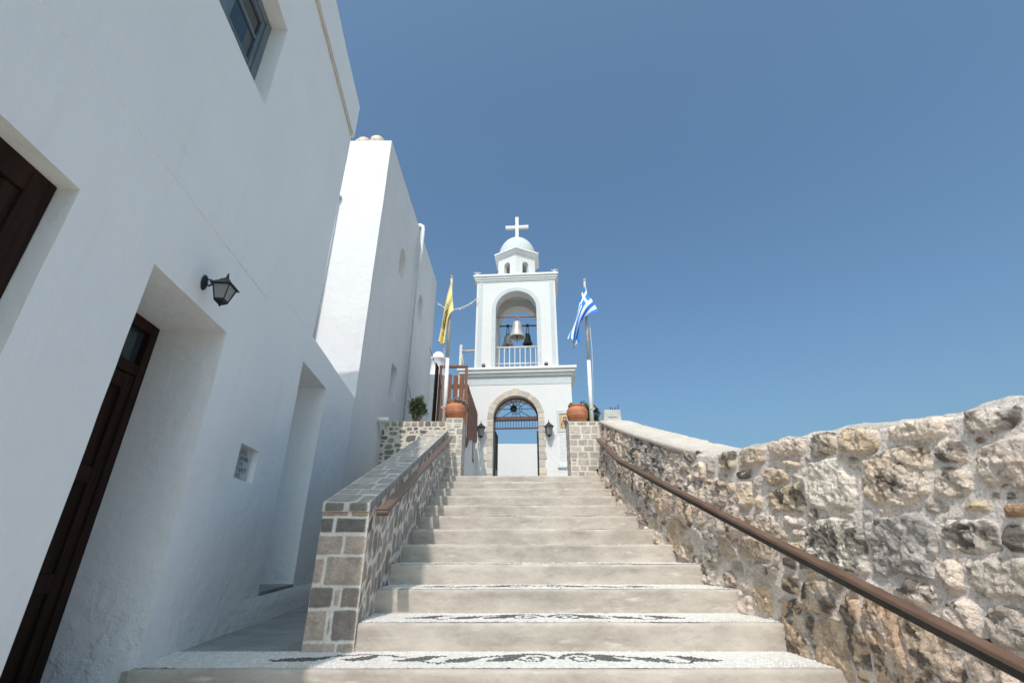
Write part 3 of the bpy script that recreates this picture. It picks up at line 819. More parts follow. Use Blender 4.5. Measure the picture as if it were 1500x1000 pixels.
def facade(mb, F, u0, u1, z0, z1, holes, cell=.07, zslope=0.0):
    """plastered face in the plane d=0 with recesses. holes: dict(u0,u1,z0,z1,depth,arch)"""
    def fill(us, zs, f, skip=None):
        idx = {}
        for i, a in enumerate(us):
            for j, b in enumerate(zs):
                idx[i, j] = dis(f(a, b))
        fsx = []; vs = []; mp = {}
        def g(i, j):
            if (i, j) not in mp: mp[i, j] = len(vs); vs.append(idx[i, j])
            return mp[i, j]
        for i in range(len(us)-1):
            for j in range(len(zs)-1):
                if skip and skip((us[i]+us[i+1])/2, (zs[j]+zs[j+1])/2): continue
                fsx.append((g(i,j), g(i+1,j), g(i+1,j+1), g(i,j+1)))
        mb.add(vs, fsx)
    def cuts(a, b, extra, c=cell):
        pts = sorted(set([round(x, 4) for x in extra if a-1e-6 <= x <= b+1e-6] + [a, b]))
        out = []
        for p, q in zip(pts, pts[1:]):
            n = max(1, int(round((q-p)/c)))
            out += [p+(q-p)*k/n for k in range(n)]
        return out+[pts[-1]]
    U = cuts(u0, u1, [h['u0'] for h in holes]+[h['u1'] for h in holes])
    Z = cuts(z0, z1, [h['z0'] for h in holes]+[h['z1'] for h in holes])
    top = lambda a, b: b + zslope*(a-u0)*max(0, (b-z0)/(z1-z0))
    f0 = lambda a, b: F(a, 0, top(a, b) if zslope else b)
    fill(U, Z, f0, lambda a, b: any(h['u0'] < a < h['u1'] and h['z0'] < b < h['z1'] for h in holes))
    for h in holes:
        D = -h['depth']; n = max(2, int(h['depth']/.06))
        ds = [D*k/n for k in range(n+1)]
        hu = cuts(h['u0'], h['u1'], U); hz = cuts(h['z0'], h['z1'], Z)
        dz = zslope*(h['u0']-u0)*(h['z1']-z0)/(z1-z0) if zslope else 0
        zz = lambda a, b: top(a, b) if zslope else b
        fill(ds, hz, lambda a, b: F(h['u0'], a, zz(h['u0'], b)))
        fill(ds, hz, lambda a, b: F(h['u1'], a, zz(h['u1'], b)))
        fill(hu, ds, lambda a, b: F(a, b, zz(a, h['z0'])))
        if not h.get('arch'):
            fill(hu, ds, lambda a, b: F(a, b, zz(a, h['z1'])))
        else:
            r = (h['u1']-h['u0'])/2; cu = (h['u0']+h['u1'])/2; zs = h['z1']-r
            seg = 16
            for i in range(seg):
                a0 = PI*i/seg; a1 = PI*(i+1)/seg
                pts = [(cu+r*math.cos(a), zs+r*math.sin(a)) for a in (a0, a1)]
                vs = [dis(F(p[0], 0, zz(*p))) for p in pts] + [dis(F(pts[1][0], 0, zz(pts[1][0], h['z1']))), dis(F(pts[0][0], 0, zz(pts[0][0], h['z1'])))]
                vs += [dis(F(p[0], D, zz(*p))) for p in pts]
                mb.add(vs, [(0,1,2,3),(0,4,5,1)])
        if h.get('back', True): fill(hu, hz, lambda a, b: F(a, D, zz(a, b)))

def slab(mb, F, u0, u1, d0, d1, z0, z1, omit=()):
    vs = [F(u0,d0,z0),F(u1,d0,z0),F(u1,d1,z0),F(u0,d1,z0),F(u0,d0,z1),F(u1,d0,z1),F(u1,d1,z1),F(u0,d1,z1)]
    fs = {'b':(0,3,2,1),'t':(4,5,6,7),'i':(0,1,5,4),'r':(1,2,6,5),'o':(2,3,7,6),'l':(3,0,4,7)}
    mb.add(vs, [f for k, f in fs.items() if k not in omit])

F1 = Frame((-1.656, 0), (-.1075, 1))
K = 1/.99427
house = empty('white_house', (-3.5, 2.3, 0), label='tall whitewashed house in shade with two dark doors and a high blue-grey window', cat='house')
mb = MB()
ua, ub, uc_, ud_ = .08*K, 4.54*K, 4.54*K, 6.86*K
H1 = [dict(u0=.35*K, u1=1.527*K, z0=.55, z1=3.0, depth=.125, back=False),
      dict(u0=2.06*K, u1=2.905*K, z0=.88, z1=2.98, depth=.47, back=False),
      dict(u0=1.45*K, u1=2.565*K, z0=4.775, z1=5.69, depth=.15, back=False),
      dict(u0=3.498*K, u1=3.828*K, z0=2.092, z1=2.344, depth=.06)]
# niche crosses the end of the tall block: the tall block ends at 4.42, the low block holds it
H1.append(dict(u0=4.415*K, u1=5.30*K, z0=1.285, z1=3.365, depth=.5))
facade(mb, F1, ua, ud_, -.02, 3.70, [h for h in H1 if h['z1'] < 3.71])
facade(mb, F1, ua, ub, 3.70, 6.62, [h for h in H1 if h['z1'] > 3.71])
slab(mb, F1, ua, ub, -5, -.001, 3.69, 7.20, 'o')
slab(mb, F1, ua, ud_, -5, -.002, -.02, 3.699, 'o')
# parapet, a little proud of the wall
mb2 = MB()
def para(a, b): return F1(a, .028, b)
for (q0, q1) in ((ua-.03, ub+.03),):
    us = np.linspace(q0, q1, 60); zs = np.linspace(6.635, 7.21, 9)
    vs = [dis(F1(a, .03, b), .008) for a in us for b in zs]
    m_ = len(zs)
    mb.add(vs, [(i*m_+j, (i+1)*m_+j, (i+1)*m_+j+1, i*m_+j+1) for i in range(len(us)-1) for j in range(m_-1)])
    slab(mb, F1, q0, q1, -5, .024, 6.635, 7.21)
slab(mb, F1, ua, ub, -.3, .0, 6.60, 6.64)
build('wall', mb, M_plaster_near, house, smooth=False)
mb = MB(); slab(mb, F1, ua, ub-.02, -.02, .012, 6.605, 6.628); build('seam_band', mb, M_crack, house)
mb = MB(); slab(mb, F1, .1*K, 3.35*K, -.01, .0055, 3.494, 3.502); build('plaster_seam', mb, M_plaster_near, house, bevel=.002)
# a dark backing room so that no light passes behind doors and window
def door(name, u0, u1, z0, z1, d, transom=None, fw=.10, label=None):
    m_ = MB(); F = F1
    slab(m_, F, u0, u0+fw, d-.08, d, z0, z1); slab(m_, F, u1-fw, u1, d-.08, d, z0, z1); slab(m_, F, u0+fw, u1-fw, d-.08, d, z1-fw, z1)
    zt = z1-fw
    fr = build('door_frame', m_, M_wood_dark, house, bevel=.004)
    if label: fr['label'] = label
    if transom:
        m_ = MB(); slab(m_, F, u0+fw, u1-fw, d-.07, d-.005, zt-transom-.07, zt-transom)
        build('transom_rail', m_, M_wood_dark, fr, bevel=.004)
        m_ = MB(); slab(m_, F, u0+fw, u1-fw, d-.05, d-.042, zt-transom, zt)
        build('transom_pane', m_, M_pane, fr)
        zt = zt-transom-.07
    m_ = MB()
    um = (u0+u1)/2
    for (a, b) in ((u0+fw, um-.003), (um+.003, u1-fw)):
        slab(m_, F, a, b, d-.06, d-.03, z0, zt-.002)
        st = .07
        slab(m_, F, a, a+st, d-.031, d-.012, z0, zt-.004); slab(m_, F, b-st, b, d-.031, d-.012, z0, zt-.004)
        for k in (0, .33, .66, 1):
            zz = z0 + (zt-z0-.10)*k
            slab(m_, F, a+st, b-st, d-.031, d-.014, zz, zz+.09)
    lf = build('door_leaf', m_, M_wood_dark, house, bevel=.004)
    m_ = MB(); m_.ball(tuple(F(um+.05, d+.01, z0+1.0)), .022); build('handle', m_, M_rust, lf, smooth=True)
door('d1', .351*K, 1.526*K, .5, 2.999, -.085, None, .11, 'brown frame of the near door at the picture edge')
door('d2', 2.061*K, 2.904*K, .86, 2.979, -.43, .22, .07, 'dark brown frame of the deep-set door below the lantern')
m_ = MB(); slab(m_, F1, 2.06*K, 2.906*K, -.5, .02, .84, .895); build('door_threshold', m_, M_slate, house)
m_ = MB()
d = -.13; a0, a1, b0, b1 = 1.451*K, 2.564*K, 4.776, 5.689; fw = .075
slab(m_, F1, a0, a0+fw, d-.05, d+.0, b0, b1); slab(m_, F1, a1-fw, a1, d-.05, d, b0, b1); slab(m_, F1, a0+fw, a1-fw, d-.05, d, b0, b0+fw); slab(m_, F1, a0+fw, a1-fw, d-.05, d, b1-fw, b1)
um = (a0+a1)/2
slab(m_, F1, um-.055, um+.055, d-.045, d-.006, b0+fw, b1-fw)
for (p, q) in ((a0+fw, um-.055), (um+.055, a1-fw)):
    slab(m_, F1, p, p+.045, d-.042, d-.012, b0+fw, b1-fw); slab(m_, F1, q-.045, q, d-.042, d-.012, b0+fw, b1-fw)
    slab(m_, F1, p+.045, q-.045, d-.042, d-.012, b0+fw, b0+fw+.045); slab(m_, F1, p+.045, q-.045, d-.042, d-.012, b1-fw-.045, b1-fw)
    slab(m_, F1, p+.045, q-.045, d-.040, d-.016, b0+.30, b0+.33)
    slab(m_, F1, p+.045, q-.045, d-.040, d-.016, b0+.58, b0+.61)
wf = build('window', m_, M_bluewood, house, bevel=.004)
m_ = MB()
slab(m_, F1, a0+fw, a1-fw, d-.034, d-.030, b0+fw, b1-fw); build('pane', m_, M_pane, wf)
# little tan stain & nail
# plaque in its recess
pq = empty('inscribed_plaque', tuple(F1(3.66*K, -.02, 2.09)), label='small marble plaque with black Greek writing set in a recess of the shaded wall', cat='plaque')
m_ = MB(); slab(m_, F1, 3.502*K, 3.824*K, -.058, -.046, 2.095, 2.341); build('marble_slab', m_, M_marble_old, pq)
def text_mesh(name, body, size, M, mat_, parent, spacing=1.0, squash=1.0):
    cu = bpy.data.curves.new(name, 'FONT'); cu.body = body; cu.size = size; cu.extrude = .0008; cu.align_x = 'CENTER'; cu.space_line = spacing
    o = bpy.data.objects.new(name, cu); C.objects.link(o)
    dg = bpy.context.evaluated_depsgraph_get(); dg.update()
    me = bpy.data.meshes.new_from_object(o.evaluated_get(dg)); bpy.data.objects.remove(o)
    me.name = name
    base = world_base(parent)
    for vtx in me.vertices:
        vtx.co = (M @ Vector((vtx.co.x*squash, vtx.co.y, vtx.co.z))) - base
    me.materials.clear(); me.materials.append(mat_)
    ob = bpy.data.objects.new(name, me); C.objects.link(ob); ob.parent = parent
    return ob
def face_matrix(F, u, d, z):
    # text x runs along +u, seen from outside (n side)
    M = Matrix.Identity(4)
    ex = F.e; ez = Vector((0,0,1)); nn = F.n
    for i in range(3):
        M[i][0] = ex[i]; M[i][1] = ez[i]; M[i][2] = nn[i]; M[i][3] = F(u, d, z)[i]
    return M
text_mesh('lettering', 'ΔΩΡΕΑ\nΚΟΣΜΗΜΑ\nΓΡΑ:\nΕΥΣΤΑΡΙΟΥ\nΛΑΣ', .050, face_matrix(F1, 3.655*K, -.0452, 2.285), M_ink, pq, .86, .92)

# lower plinth bulge under the niche
mb = MB()
us = np.linspace(3.95*K, 6.8*K, 30); zs = np.linspace(1.0, 1.262, 6)
vs = []
for a in us:
    for b in zs:
        k = min(1, (a-3.95*K)/.5)
        vs.append(dis(F1(a, k*(.022-.012*max(0,(b-1.2)/.06)**2), b), .008))
m_ = len(zs)
mb.add(vs, [(i*m_+j, (i+1)*m_+j, (i+1)*m_+j+1, i*m_+j+1) for i in range(len(us)-1) for j in range(m_-1)])
build('plinth', mb, M_plaster_near, house, smooth=True)
mb = MB(); slab(mb, F1, 4.42*K, 5.295*K, -.48, .012, 1.262, 1.291); build('niche_sill', mb, M_slate, house, bevel=.004)

F2 = Frame((-2.383, 6.79), (.0012, 1))
church = empty('rear_white_house', (-4, 9.7, 0), label='blocky white house with sunlit end wall and small niches beyond the low roof', cat='house')
mb = MB()
H2 = [dict(u0=1.50, u1=2.02, z0=6.86, z1=7.55, depth=.22, arch=True), dict(u0=3.62, u1=4.14, z0=6.80, z1=7.52, depth=.22, arch=True), dict(u0=1.80, u1=2.26, z0=4.24, z1=4.94, depth=.3)]
facade(mb, F2, 0, 5.85, 0, 9.0, H2, .09, zslope=.05)
FE = Frame((-6.4, 6.79), (1, 0))
facade(mb, FE, 0, 4.017, 3.5, 8.99, [], .09)
def Q(p): return dis(p)
mb.add([(-6.4,6.79,8.985),(-2.38,6.79,8.985),(-2.37,12.64,9.28),(-6.4,12.64,9.28)],[(0,1,2,3)])
mb.add([(-6.4,12.64,0),(-2.376,12.64,0),(-2.376,12.64,9.28),(-6.4,12.64,9.28)],[(0,3,2,1)])
mb.add([(-6.4,6.79,3),(-6.4,12.64,0),(-6.4,12.64,9.28),(-6.4,6.79,8.985)],[(0,1,2,3)])
build('wall', mb, M_plaster, church)
mb = MB(); mb.box(-2.9,-1.985,12.66,13.5,3.5,6.22); build('annex', mb, M_plaster, church, bevel=.02)
mb = MB()
mb.tube([(-2.30,9.66,4.0),(-2.30,9.66,7.4),(-2.30,9.66,9.0)], .022, 8)
build('cable_pipe', mb, M_conduit, church, smooth=True)
mb = MB(); mb.tube([(-2.50,9.74,9.22),(-2.36,9.72,9.22),(-2.29,9.71,9.17),(-2.275,9.70,9.05),(-2.275,9.70,8.3),(-2.30,9.69,7.9)], .048, 10)
build('gutter_elbow', mb, M_pole, church, smooth=True)
mb = MB(); mb.tube([(-3.20,6.755,7.50),(-3.17,6.755,4.6)], .018, 8); mb.lathe([(.02,0),(.05,.0),(.05,.05),(.02,.06)], (-3.20,6.755,7.52), 10)
build('conduit', mb, M_conduit, church, smooth=True)
mb = MB(); mb.tube([(-2.36,9.9,5.05),(-2.30,10.3,4.7)], .012, 6); mb.tube([(-2.29,10.3,4.7),(-2.37,10.35,4.66)], .012, 6)
build('bracket_rod', mb, M_conduit, church)

# clay vessels on that roof
v1 = empty('clay_vessel', (-3.04, 7.0, 8.98), label='mottled clay jar with its mouth turned left on the roof corner', cat='jar', group='clay vessels on the roof')
mb = MB(); mb.lathe([(.07,-.14),(.085,-.14),(.10,-.10),(.135,-.03),(.145,.04),(.12,.11),(.07,.15),(.01,.16)], (-3.03,7.0,9.12), 20, Matrix.Rotation(PI/2, 3, 'Y')); build('jar_body', mb, M_ceramic, v1, True)
v2 = empty('clay_vessel', (-2.73, 7.0, 8.98), label='round pale clay jar on the roof beside the tipped one', cat='jar', group='clay vessels on the roof')
mb = MB(); mb.lathe([(.06,0),(.11,.03),(.15,.10),(.16,.16),(.145,.23),(.10,.285),(.04,.31),(.01,.315)], (-2.74,7.0,8.98), 20); build('jar_body', mb, M_ceramic, v2, True)

# white bulkhead fitting on the wall near the rubble wall
kn = empty('wall_fitting', (-2.4,8.2,3.7), label='round white fitting with a thin cable on the shaded wall by the rubble wall', cat='wall fitting')
mb = MB(); mb.lathe([(.001,0),(.05,0),(.055,.02),(.055,.17),(.045,.19),(.001,.195)], (-2.385,8.12,3.70), 16, Matrix.Rotation(PI/2, 3, 'Y')); build('fitting_body', mb, M_pole, kn, True)
mb = MB(); mb.tube([(-2.37,8.06,3.68),(-2.36,8.10,3.62),(-2.36,8.22,3.52),(-2.36,8.38,3.42)], .007, 6); build('cable', mb, M_conduit, kn, True)

# terrace behind the rubble wall with its white side wall
mb = MB(); mb.box(-3.6, -1.0, 12.66, 18, .5, 3.62); mb.box(-2.38, -1.0, 8.72, 12.66, .5, 3.62)
tag(build('terrace', mb, M_paving), 'raised terrace behind the rubble wall', kind='structure')
tw = empty('terrace_side_wall', (-1.0, 10.4, 2.7), label='low white wall with a sloping top along the left of the passage to the gate', cat='wall')
mb = MB()
n = 20
for i in range(n):
    ya, yb = 8.79+(12.42-8.79)*i/n, 8.79+(12.42-8.79)*(i+1)/n
    zt_ = lambda y: np.interp(y, [8.79,9.1,10,12.42],[3.50,3.56,3.98,4.28])
    xa = lambda y: -.905-.018*(y-8.79)
    mb.add([(xa(ya)-.16,ya,2.6),(xa(ya),ya,2.6),(xa(yb),yb,2.6),(xa(yb)-.16,yb,2.6),(xa(ya)-.16,ya,zt_(ya)),(xa(ya),ya,zt_(ya)),(xa(yb),yb,zt_(yb)),(xa(yb)-.16,yb,zt_(yb))],
           [(4,5,6,7),(1,2,6,5),(3,0,4,7)] + ([(0,1,5,4)] if i == 0 else []))
build('wall_body', mb, M_plaster, tw)
fr = empty('brown_framed_notice', (-.95,11.5,3.6), label='small brown wooden frame hanging on the low white wall left of the gate', cat='frame')
mb = MB()
for (y0,y1,z0,z1) in ((11.15,11.20,3.52,4.02),(11.50,11.55,3.52,4.02),(11.20,11.50,3.52,3.57),(11.20,11.50,3.97,4.02)): mb.box(-.952,-.932,y0,y1,z0,z1)
build('frame', mb, M_wood_red, fr)
mb = MB(); mb.box(-.952,-.940,11.2,11.5,3.57,3.97); build('notice', mb, M_marble, fr)

# ------------------------------------------------------------------ wooden fences
wf_ = empty('wooden_fence', (-.97,10.3,3.4), label='red-brown wooden plank fence sloping along the top of the low white wall', cat='fence')
top = lambda y: np.interp(y, [8.7,9.5,11.87,12.3],[4.60,4.67,4.94,4.98])
bot = lambda y: np.interp(y, [8.7,8.9,9.6,11.9,12.3],[3.30,3.36,3.72,4.12,4.2])
y = 9.02
while y < 12.25:
    mb = MB(); h0 = float(bot(y))-.02; h1 = float(top(y))-.04+random.uniform(-.01,.01)
    mb.box(-.885-.018*(y-8.79)-.0, -.862-.018*(y-8.79), y, y+.075, h0, h1)
    build('plank', mb, M_wood_red, wf_, bevel=.003); y += .165
mb = MB(); mb.sweep([(-.91-.018*(yy-8.79), yy, float(top(yy))) for yy in (8.98,10,11,12.3)], .06, .04)
mb.sweep([(-.91-.018*(yy-8.79), yy, float(top(yy))-.42) for yy in (8.98,10,11,12.3)], .035, .06)
build('top_rail', mb, M_wood_red, wf_)
mb = MB(); mb.box(-.955,-.89,8.93,9.0,3.4,4.66); build('post', mb, M_wood_red, wf_, bevel=.004)

wg = empty('wooden_gate', (-1.37,10.2,3.62), label='tall red-brown slatted wooden gate standing above the left flower pot', cat='gate')
gx0, gx1, gz0, gz1 = -1.70, -1.04, 3.64, 5.50
mb = MB()
mb.box(gx0,gx0+.06,10.2,10.27,gz0,gz1); build('post', mb, M_wood_red, wg, bevel=.004)
mb = MB(); mb.box(gx1-.06,gx1,10.2,10.27,gz0,gz1); build('post', mb, M_wood_red, wg, bevel=.004)
mb = MB(); mb.box(gx0,gx1,10.19,10.28,gz1,gz1+.05); build('top_rail', mb, M_wood_red, wg, bevel=.004)
mb = MB(); mb.box(gx0+.06,gx1-.06,10.215,10.25,4.98,5.09); build('middle_rail', mb, M_wood_red, wg, bevel=.004)
for i, (x_, w_) in enumerate(((gx0+.075,.075), (gx0+.20,.10), (gx0+.345,.105), (gx0+.485,.105))):
    mb = MB(); mb.box(x_, x_+w_, 10.205, 10.228, gz0, 5.30+.02*(i%2))
    build('slat', mb, M_wood_red, wg, bevel=.003)
# dark return panel seen edge-on on the left of the gate
mb = MB()
for k in range(2): mb.box(gx0-.03, gx0-.008, 9.80+k*.2, 9.97+k*.2, 3.62, 5.46+.02*k)
build('side_panel', mb, M_wood_dark, wg)

# ------------------------------------------------------------------ white chimney, post frame
ch = empty('white_chimney', (-2.9,17.0,3.6), label='rounded whitewashed chimney with a ringed cap behind the rear house corner', cat='chimney')
mb = MB(); mb.lathe([(.40,0),(.39,3.6),(.35,4.05),(.28,4.35),(.27,4.75),(.295,4.77),(.295,4.86),(.26,4.88),(.21,5.02),(.12,5.10),(.01,5.13)], (-2.9,17.0,3.6), 26); build('chimney_stack', mb, M_plaster, ch, True)
pf = empty('metal_post_frame', (-1.55,13.0,3.6), label='pale metal post with a cross bar and brace beside the belfry', cat='post')
mb = MB(); mb.box(-1.59,-1.51,12.96,13.04,3.6,7.28); build('post', mb, M_white_metal, pf, bevel=.006)
mb = MB(); mb.tube([(-1.53,13,7.08),(-1.0,12.9,7.06)], .035, 8); build('cross_bar', mb, M_grey_metal, pf, True)
mb = MB(); mb.tube([(-1.52,13,7.0),(-1.47,13,6.7),(-1.36,13,6.2)], .02, 8); build('brace', mb, M_grey_metal, pf, True)

# ------------------------------------------------------------------ bell tower gate
tower = empty('bell_tower', (.1, 12.5, 2.70), -.075, label='white bell tower with arched gateway, open belfry, small dome and cross', cat='bell tower')
def TB(name, mb, mat_, parent=tower, **kw):
    return build(name, mb, mat_, parent, local=True, **kw)
cx = .0
mb = MB(); mb.archwall(-1.50, 1.565, -.3, 3.40, 0, .68, 0, .62, 2.20, 32)
mb.box(-1.50,-1.0,.68,1.5,-.3,3.40); mb.box(1.065,1.565,.68,1.5,-.3,3.40); mb.box(-1.0,1.065,.68,1.5,3.22,3.40)
TB('gate_block', mb, M_tower)
mb = MB(); mb.box(-1.508,1.573,-.010,.06,3.15,3.392); TB('pale_band', mb, M_trim)  # pale blue-grey band, slightly proud of the wall, below the lower cornice
mb = MB()
for z0, z1, o in ((3.39,3.455,.06),(3.455,3.475,.09),(3.475,3.56,.125),(3.56,3.635,.17)):
    mb.box(-1.50-o, 1.565+o, -o, 1.5+o, z0, z1)
TB('lower_cornice', mb, M_cornice, bevel=.008)
# gate surround of cut stones: each stone a little proud, joints between
mb = MB(); R_ = random.Random(8)
mb.n = 0
gcols = []
def arch_stones(part_y0, part_y1):
    P = []
    z = -.02; side = 0
    hs = [.17,.20,.16,.21,.18,.17,.20,.19,.17,.20,.18,.17]
    for s in (-1, 1):
        z = -.05; k = 0
        while z < 2.10:
            h = hs[(k + (0 if s < 0 else 4)) % len(hs)]
            if 2.12-z-h < .09: h = 2.12-z
            w = .15 + (.045 if k % 2 == 0 else 0) + R_.uniform(-.012,.012)
            P.append([(s*.618, z+.005), (s*(.62+w), z+.005), (s*(.62+w), z+h-.005), (s*.618, z+h-.005)]); z += h; k += 1
    n = 15
    a0 = -.05
    for i in range(n):
        t0 = a0 + (PI-2*a0)*i/n; t1 = a0 + (PI-2*a0)*(i+1)/n
        ro = .62+.165+R_.uniform(-.01,.014)
        if i == n//2: ro = .62+.215; 
        da = .007
        pts = []
        for (r, t) in ((.618,t0+da),(ro,t0+da*.8),(ro,(t0+t1)/2),(ro,t1-da*.8),(.618,t1-da),(.618,(t0+t1)/2)):
            pts.append((r*math.cos(t), 2.20+r*math.sin(t)))
        P.append(pts)
    return P
def colored_prisms(polys, y0, y1, cols):
    m = MB(); V = []; F_ = []; Cc = []
    for p in polys:
        # consistent winding
        ar = sum(p[i][0]*p[(i+1)%len(p)][1]-p[(i+1)%len(p)][0]*p[i][1] for i in range(len(p)))
        if ar < 0: p = p[::-1]
        m.prism(p, y0+R_.uniform(-.004,.004), y1)
        c = R_.choice(cols); k = R_.uniform(.88,1.12); Cc += [[x*k for x in c]]*(2*len(p))
    return m, Cc
am, Cc = colored_prisms(arch_stones(0,1), -.022, .30, [(.56,.50,.43),(.52,.465,.41),(.58,.53,.46),(.58,.49,.40),(.50,.45,.40)])
ao = TB('gate_surround', am, M_arch, bevel=.004)
at = ao.data.attributes.new('Col', 'FLOAT_COLOR', 'POINT')
for i, c in enumerate(Cc): at.data[i].color = (*c, 1)
mb = MB(); mb.archband(0, .6195, .785, 2.20, -.05, -.010, .05, 30)
TB('surround_mortar', mb, simple('lime_mortar', (.58,.54,.48), (.66,.62,.56), 20, .9))
# fanlight
fl = None
mb = MB(); yy = .22
ring = lambda r, z, n=40, a0=0, a1=2*PI: [(r*math.cos(a0+(a1-a0)*i/n), yy, z+r*math.sin(a0+(a1-a0)*i/n)) for i in range(n+1)]
mb.tube(ring(.598, 2.20, 40, 0, PI), .016, 6)
mb.tube(ring(.15, 2.50), .009, 6); mb.tube(ring(.105, 2.50), .009, 6)
for k in range(12):
    a = PI/2 + k*2*PI/12
    dx, dz = math.cos(a), math.sin(a)
    # end on arc (centre z=2.2, r=.6) or beam z=2.27
    t = .155
    while True:
        x_, z_ = t*dx, 2.50+t*dz
        if (x_**2+(z_-2.2)**2 > .597**2) or z_ < 2.28: break
        t += .01
    mb.tube([(.15*dx,yy,2.50+.15*dz),(t*dx,yy,2.50+t*dz)], .009, 6)
mb.box(-.10,.10,yy-.006,yy+.006,2.49,2.51); mb.box(-.01,.01,yy-.006,yy+.006,2.40,2.60)
TB('fanlight', mb, M_black)
mb = MB(); mb.box(-.615,.615,.16,.30,2.17,2.27); TB('lintel_beam', mb, M_beam, bevel=.005)
mb = MB(); mb.box(-.615,.615,.20,.24,1.93,1.97)
TB('lower_bar', mb, M_beam, bevel=.003)
for i in range(17):
    mb = MB(); x_ = -.60+.075*i; mb.box(x_-.006,x_+.006,.215,.227,1.97,2.17); TB('transom_bar', mb, M_black)
for s in (-1, 1):
    mb = MB()
    x_ = s*.585
    for (y0, y1, z0, z1) in ((.24,.27,.02,1.88),(.80,.83,.02,1.88),(.27,.80,1.85,1.88),(.27,.80,.02,.06),(.27,.80,.85,.89)): mb.box(x_-.018,x_+.018,y0,y1,z0,z1)
    for k in range(6): mb.box(x_-.006,x_+.006,.345+k*.085,.357+k*.085,.06,1.85)
    mb.box(x_-.010,x_+.010,.27,.80,.06,.85)
    lf = TB('gate_leaf', mb, M_black)
# hanging lamp in the arch
hl = empty('hanging_lamp', (.02,13.2,5.0), label='dark round lantern hanging in the gateway behind the fanlight', cat='lamp')
mb = MB(); mb.lathe([(.01,.12),(.05,.10),(.10,.05),(.11,0),(.09,-.05),(.04,-.08),(.005,-.09)], (.05,13.2,5.33), 16); build('lamp_body', mb, M_darkrail, hl, True)
mb = MB(); mb.tube([(.05,13.2,5.44),(.05,13.2,5.55)], .006, 6); build('chain', mb, M_black, hl)

# belfry
bx0, bx1 = -1.205, 1.235; bc, br, bs = .02, .62, 5.60
mb = MB()
mb.archwall(bx0, bx1, 3.62, 6.60, .05, .42, bc, br, bs, 28)
mb.archwall(bx0, bx1, 3.62, 6.60, 1.05, 1.45, bc, br, bs, 28)
mb.box(bx0, -.80, .42, 1.05, 3.62, 6.60); mb.box(.84, bx1, .42, 1.05, 3.62, 6.60); mb.box(-.80, .84, .42, 1.05, 6.42, 6.60)
TB('belfry', mb, M_tower)
mb = MB(); mb.archband(bc, br+.002, br+.12, bs, 3.64, .036, .10, 30); TB('arch_trim', mb, M_trim)
mb = MB(); mb.box(-1.14,-1.02,.036,.09,3.64,6.555); TB('corner_strip', mb, M_trim)
mb = MB(); mb.box(1.065,1.18,.036,.09,3.64,6.555); TB('corner_strip', mb, M_trim)
mb = MB()
for z0, z1, o in ((6.56,6.60,.02),(6.60,6.66,.045),(6.66,6.73,.075),(6.73,6.80,.11)):
    mb.box(bx0-o, bx1+o, .05-o, 1.45+o, z0, z1)
TB('upper_cornice', mb, M_cornice, bevel=.006)
# hexagonal drum with arched lights
dc = (.02, .75); DR = .69
def hexpts(r, z, c=dc): return [(c[0]+r*math.cos(-PI/2+k*PI/3), c[1]+r*math.sin(-PI/2+k*PI/3), z) for k in range(6)]
mb = MB()
for k in range(6):
    p0 = Vector(hexpts(DR, 0)[k]); p1 = Vector(hexpts(DR, 0)[(k+1) % 6])
    L = (p1-p0).length; e = (p1-p0).normalized(); nin = Vector((-e.y, e.x, 0))
    base = MB(T=lambda p, p0=p0, e=e, nin=nin: p0 + e*p[0] + nin*p[1] + Vector((0,0,p[2])))
    base.archwall(0, L, 6.80, 7.66, 0, .16, L/2, .112, 7.29, 14, zb=6.86)
    mb.add(base.v, base.f)
TB('drum', mb, M_tower)
mb = MB()
for z0, z1, r0, r1 in ((7.64,7.69,.71,.76),(7.69,7.75,.78,.80),(7.75,7.80,.84,.84)):
    mb.add(hexpts(r0, z0)+hexpts(r1, z1), [(k,(k+1)%6,6+(k+1)%6,6+k) for k in range(6)]+[(5,4,3,2,1,0),(6,7,8,9,10,11)])
TB('drum_cornice', mb, M_cornice)
mb = MB(); mb.lathe([(.66,7.80)]+[(max(.004,.64*math.cos(a)), 7.82+.84*math.sin(a)) for a in np.linspace(0, PI/2, 16)], (dc[0],dc[1],0), 40); TB('dome', mb, M_trim, smooth=True)
mb = MB(); c_ = dc
mb.box(c_[0]-.058,c_[0]+.058,c_[1]-.05,c_[1]+.05,8.60,9.60); mb.box(c_[0]-.40,c_[0]-.0581,c_[1]-.05,c_[1]+.05,9.12,9.235); mb.box(c_[0]+.0581,c_[0]+.40,c_[1]-.05,c_[1]+.05,9.12,9.235)
mb.box(c_[0]-.10,c_[0]+.10,c_[1]-.09,c_[1]+.09,8.56,8.66)
mb.box(c_[0]-.35,c_[0]-.08,c_[1]-.056,c_[1]-.05,9.172,9.184); mb.box(c_[0]+.08,c_[0]+.35,c_[1]-.056,c_[1]-.05,9.172,9.184); mb.box(c_[0]-.006,c_[0]+.006,c_[1]-.056,c_[1]-.05,8.75,9.50)
TB('cross', mb, M_tower, bevel=.006)
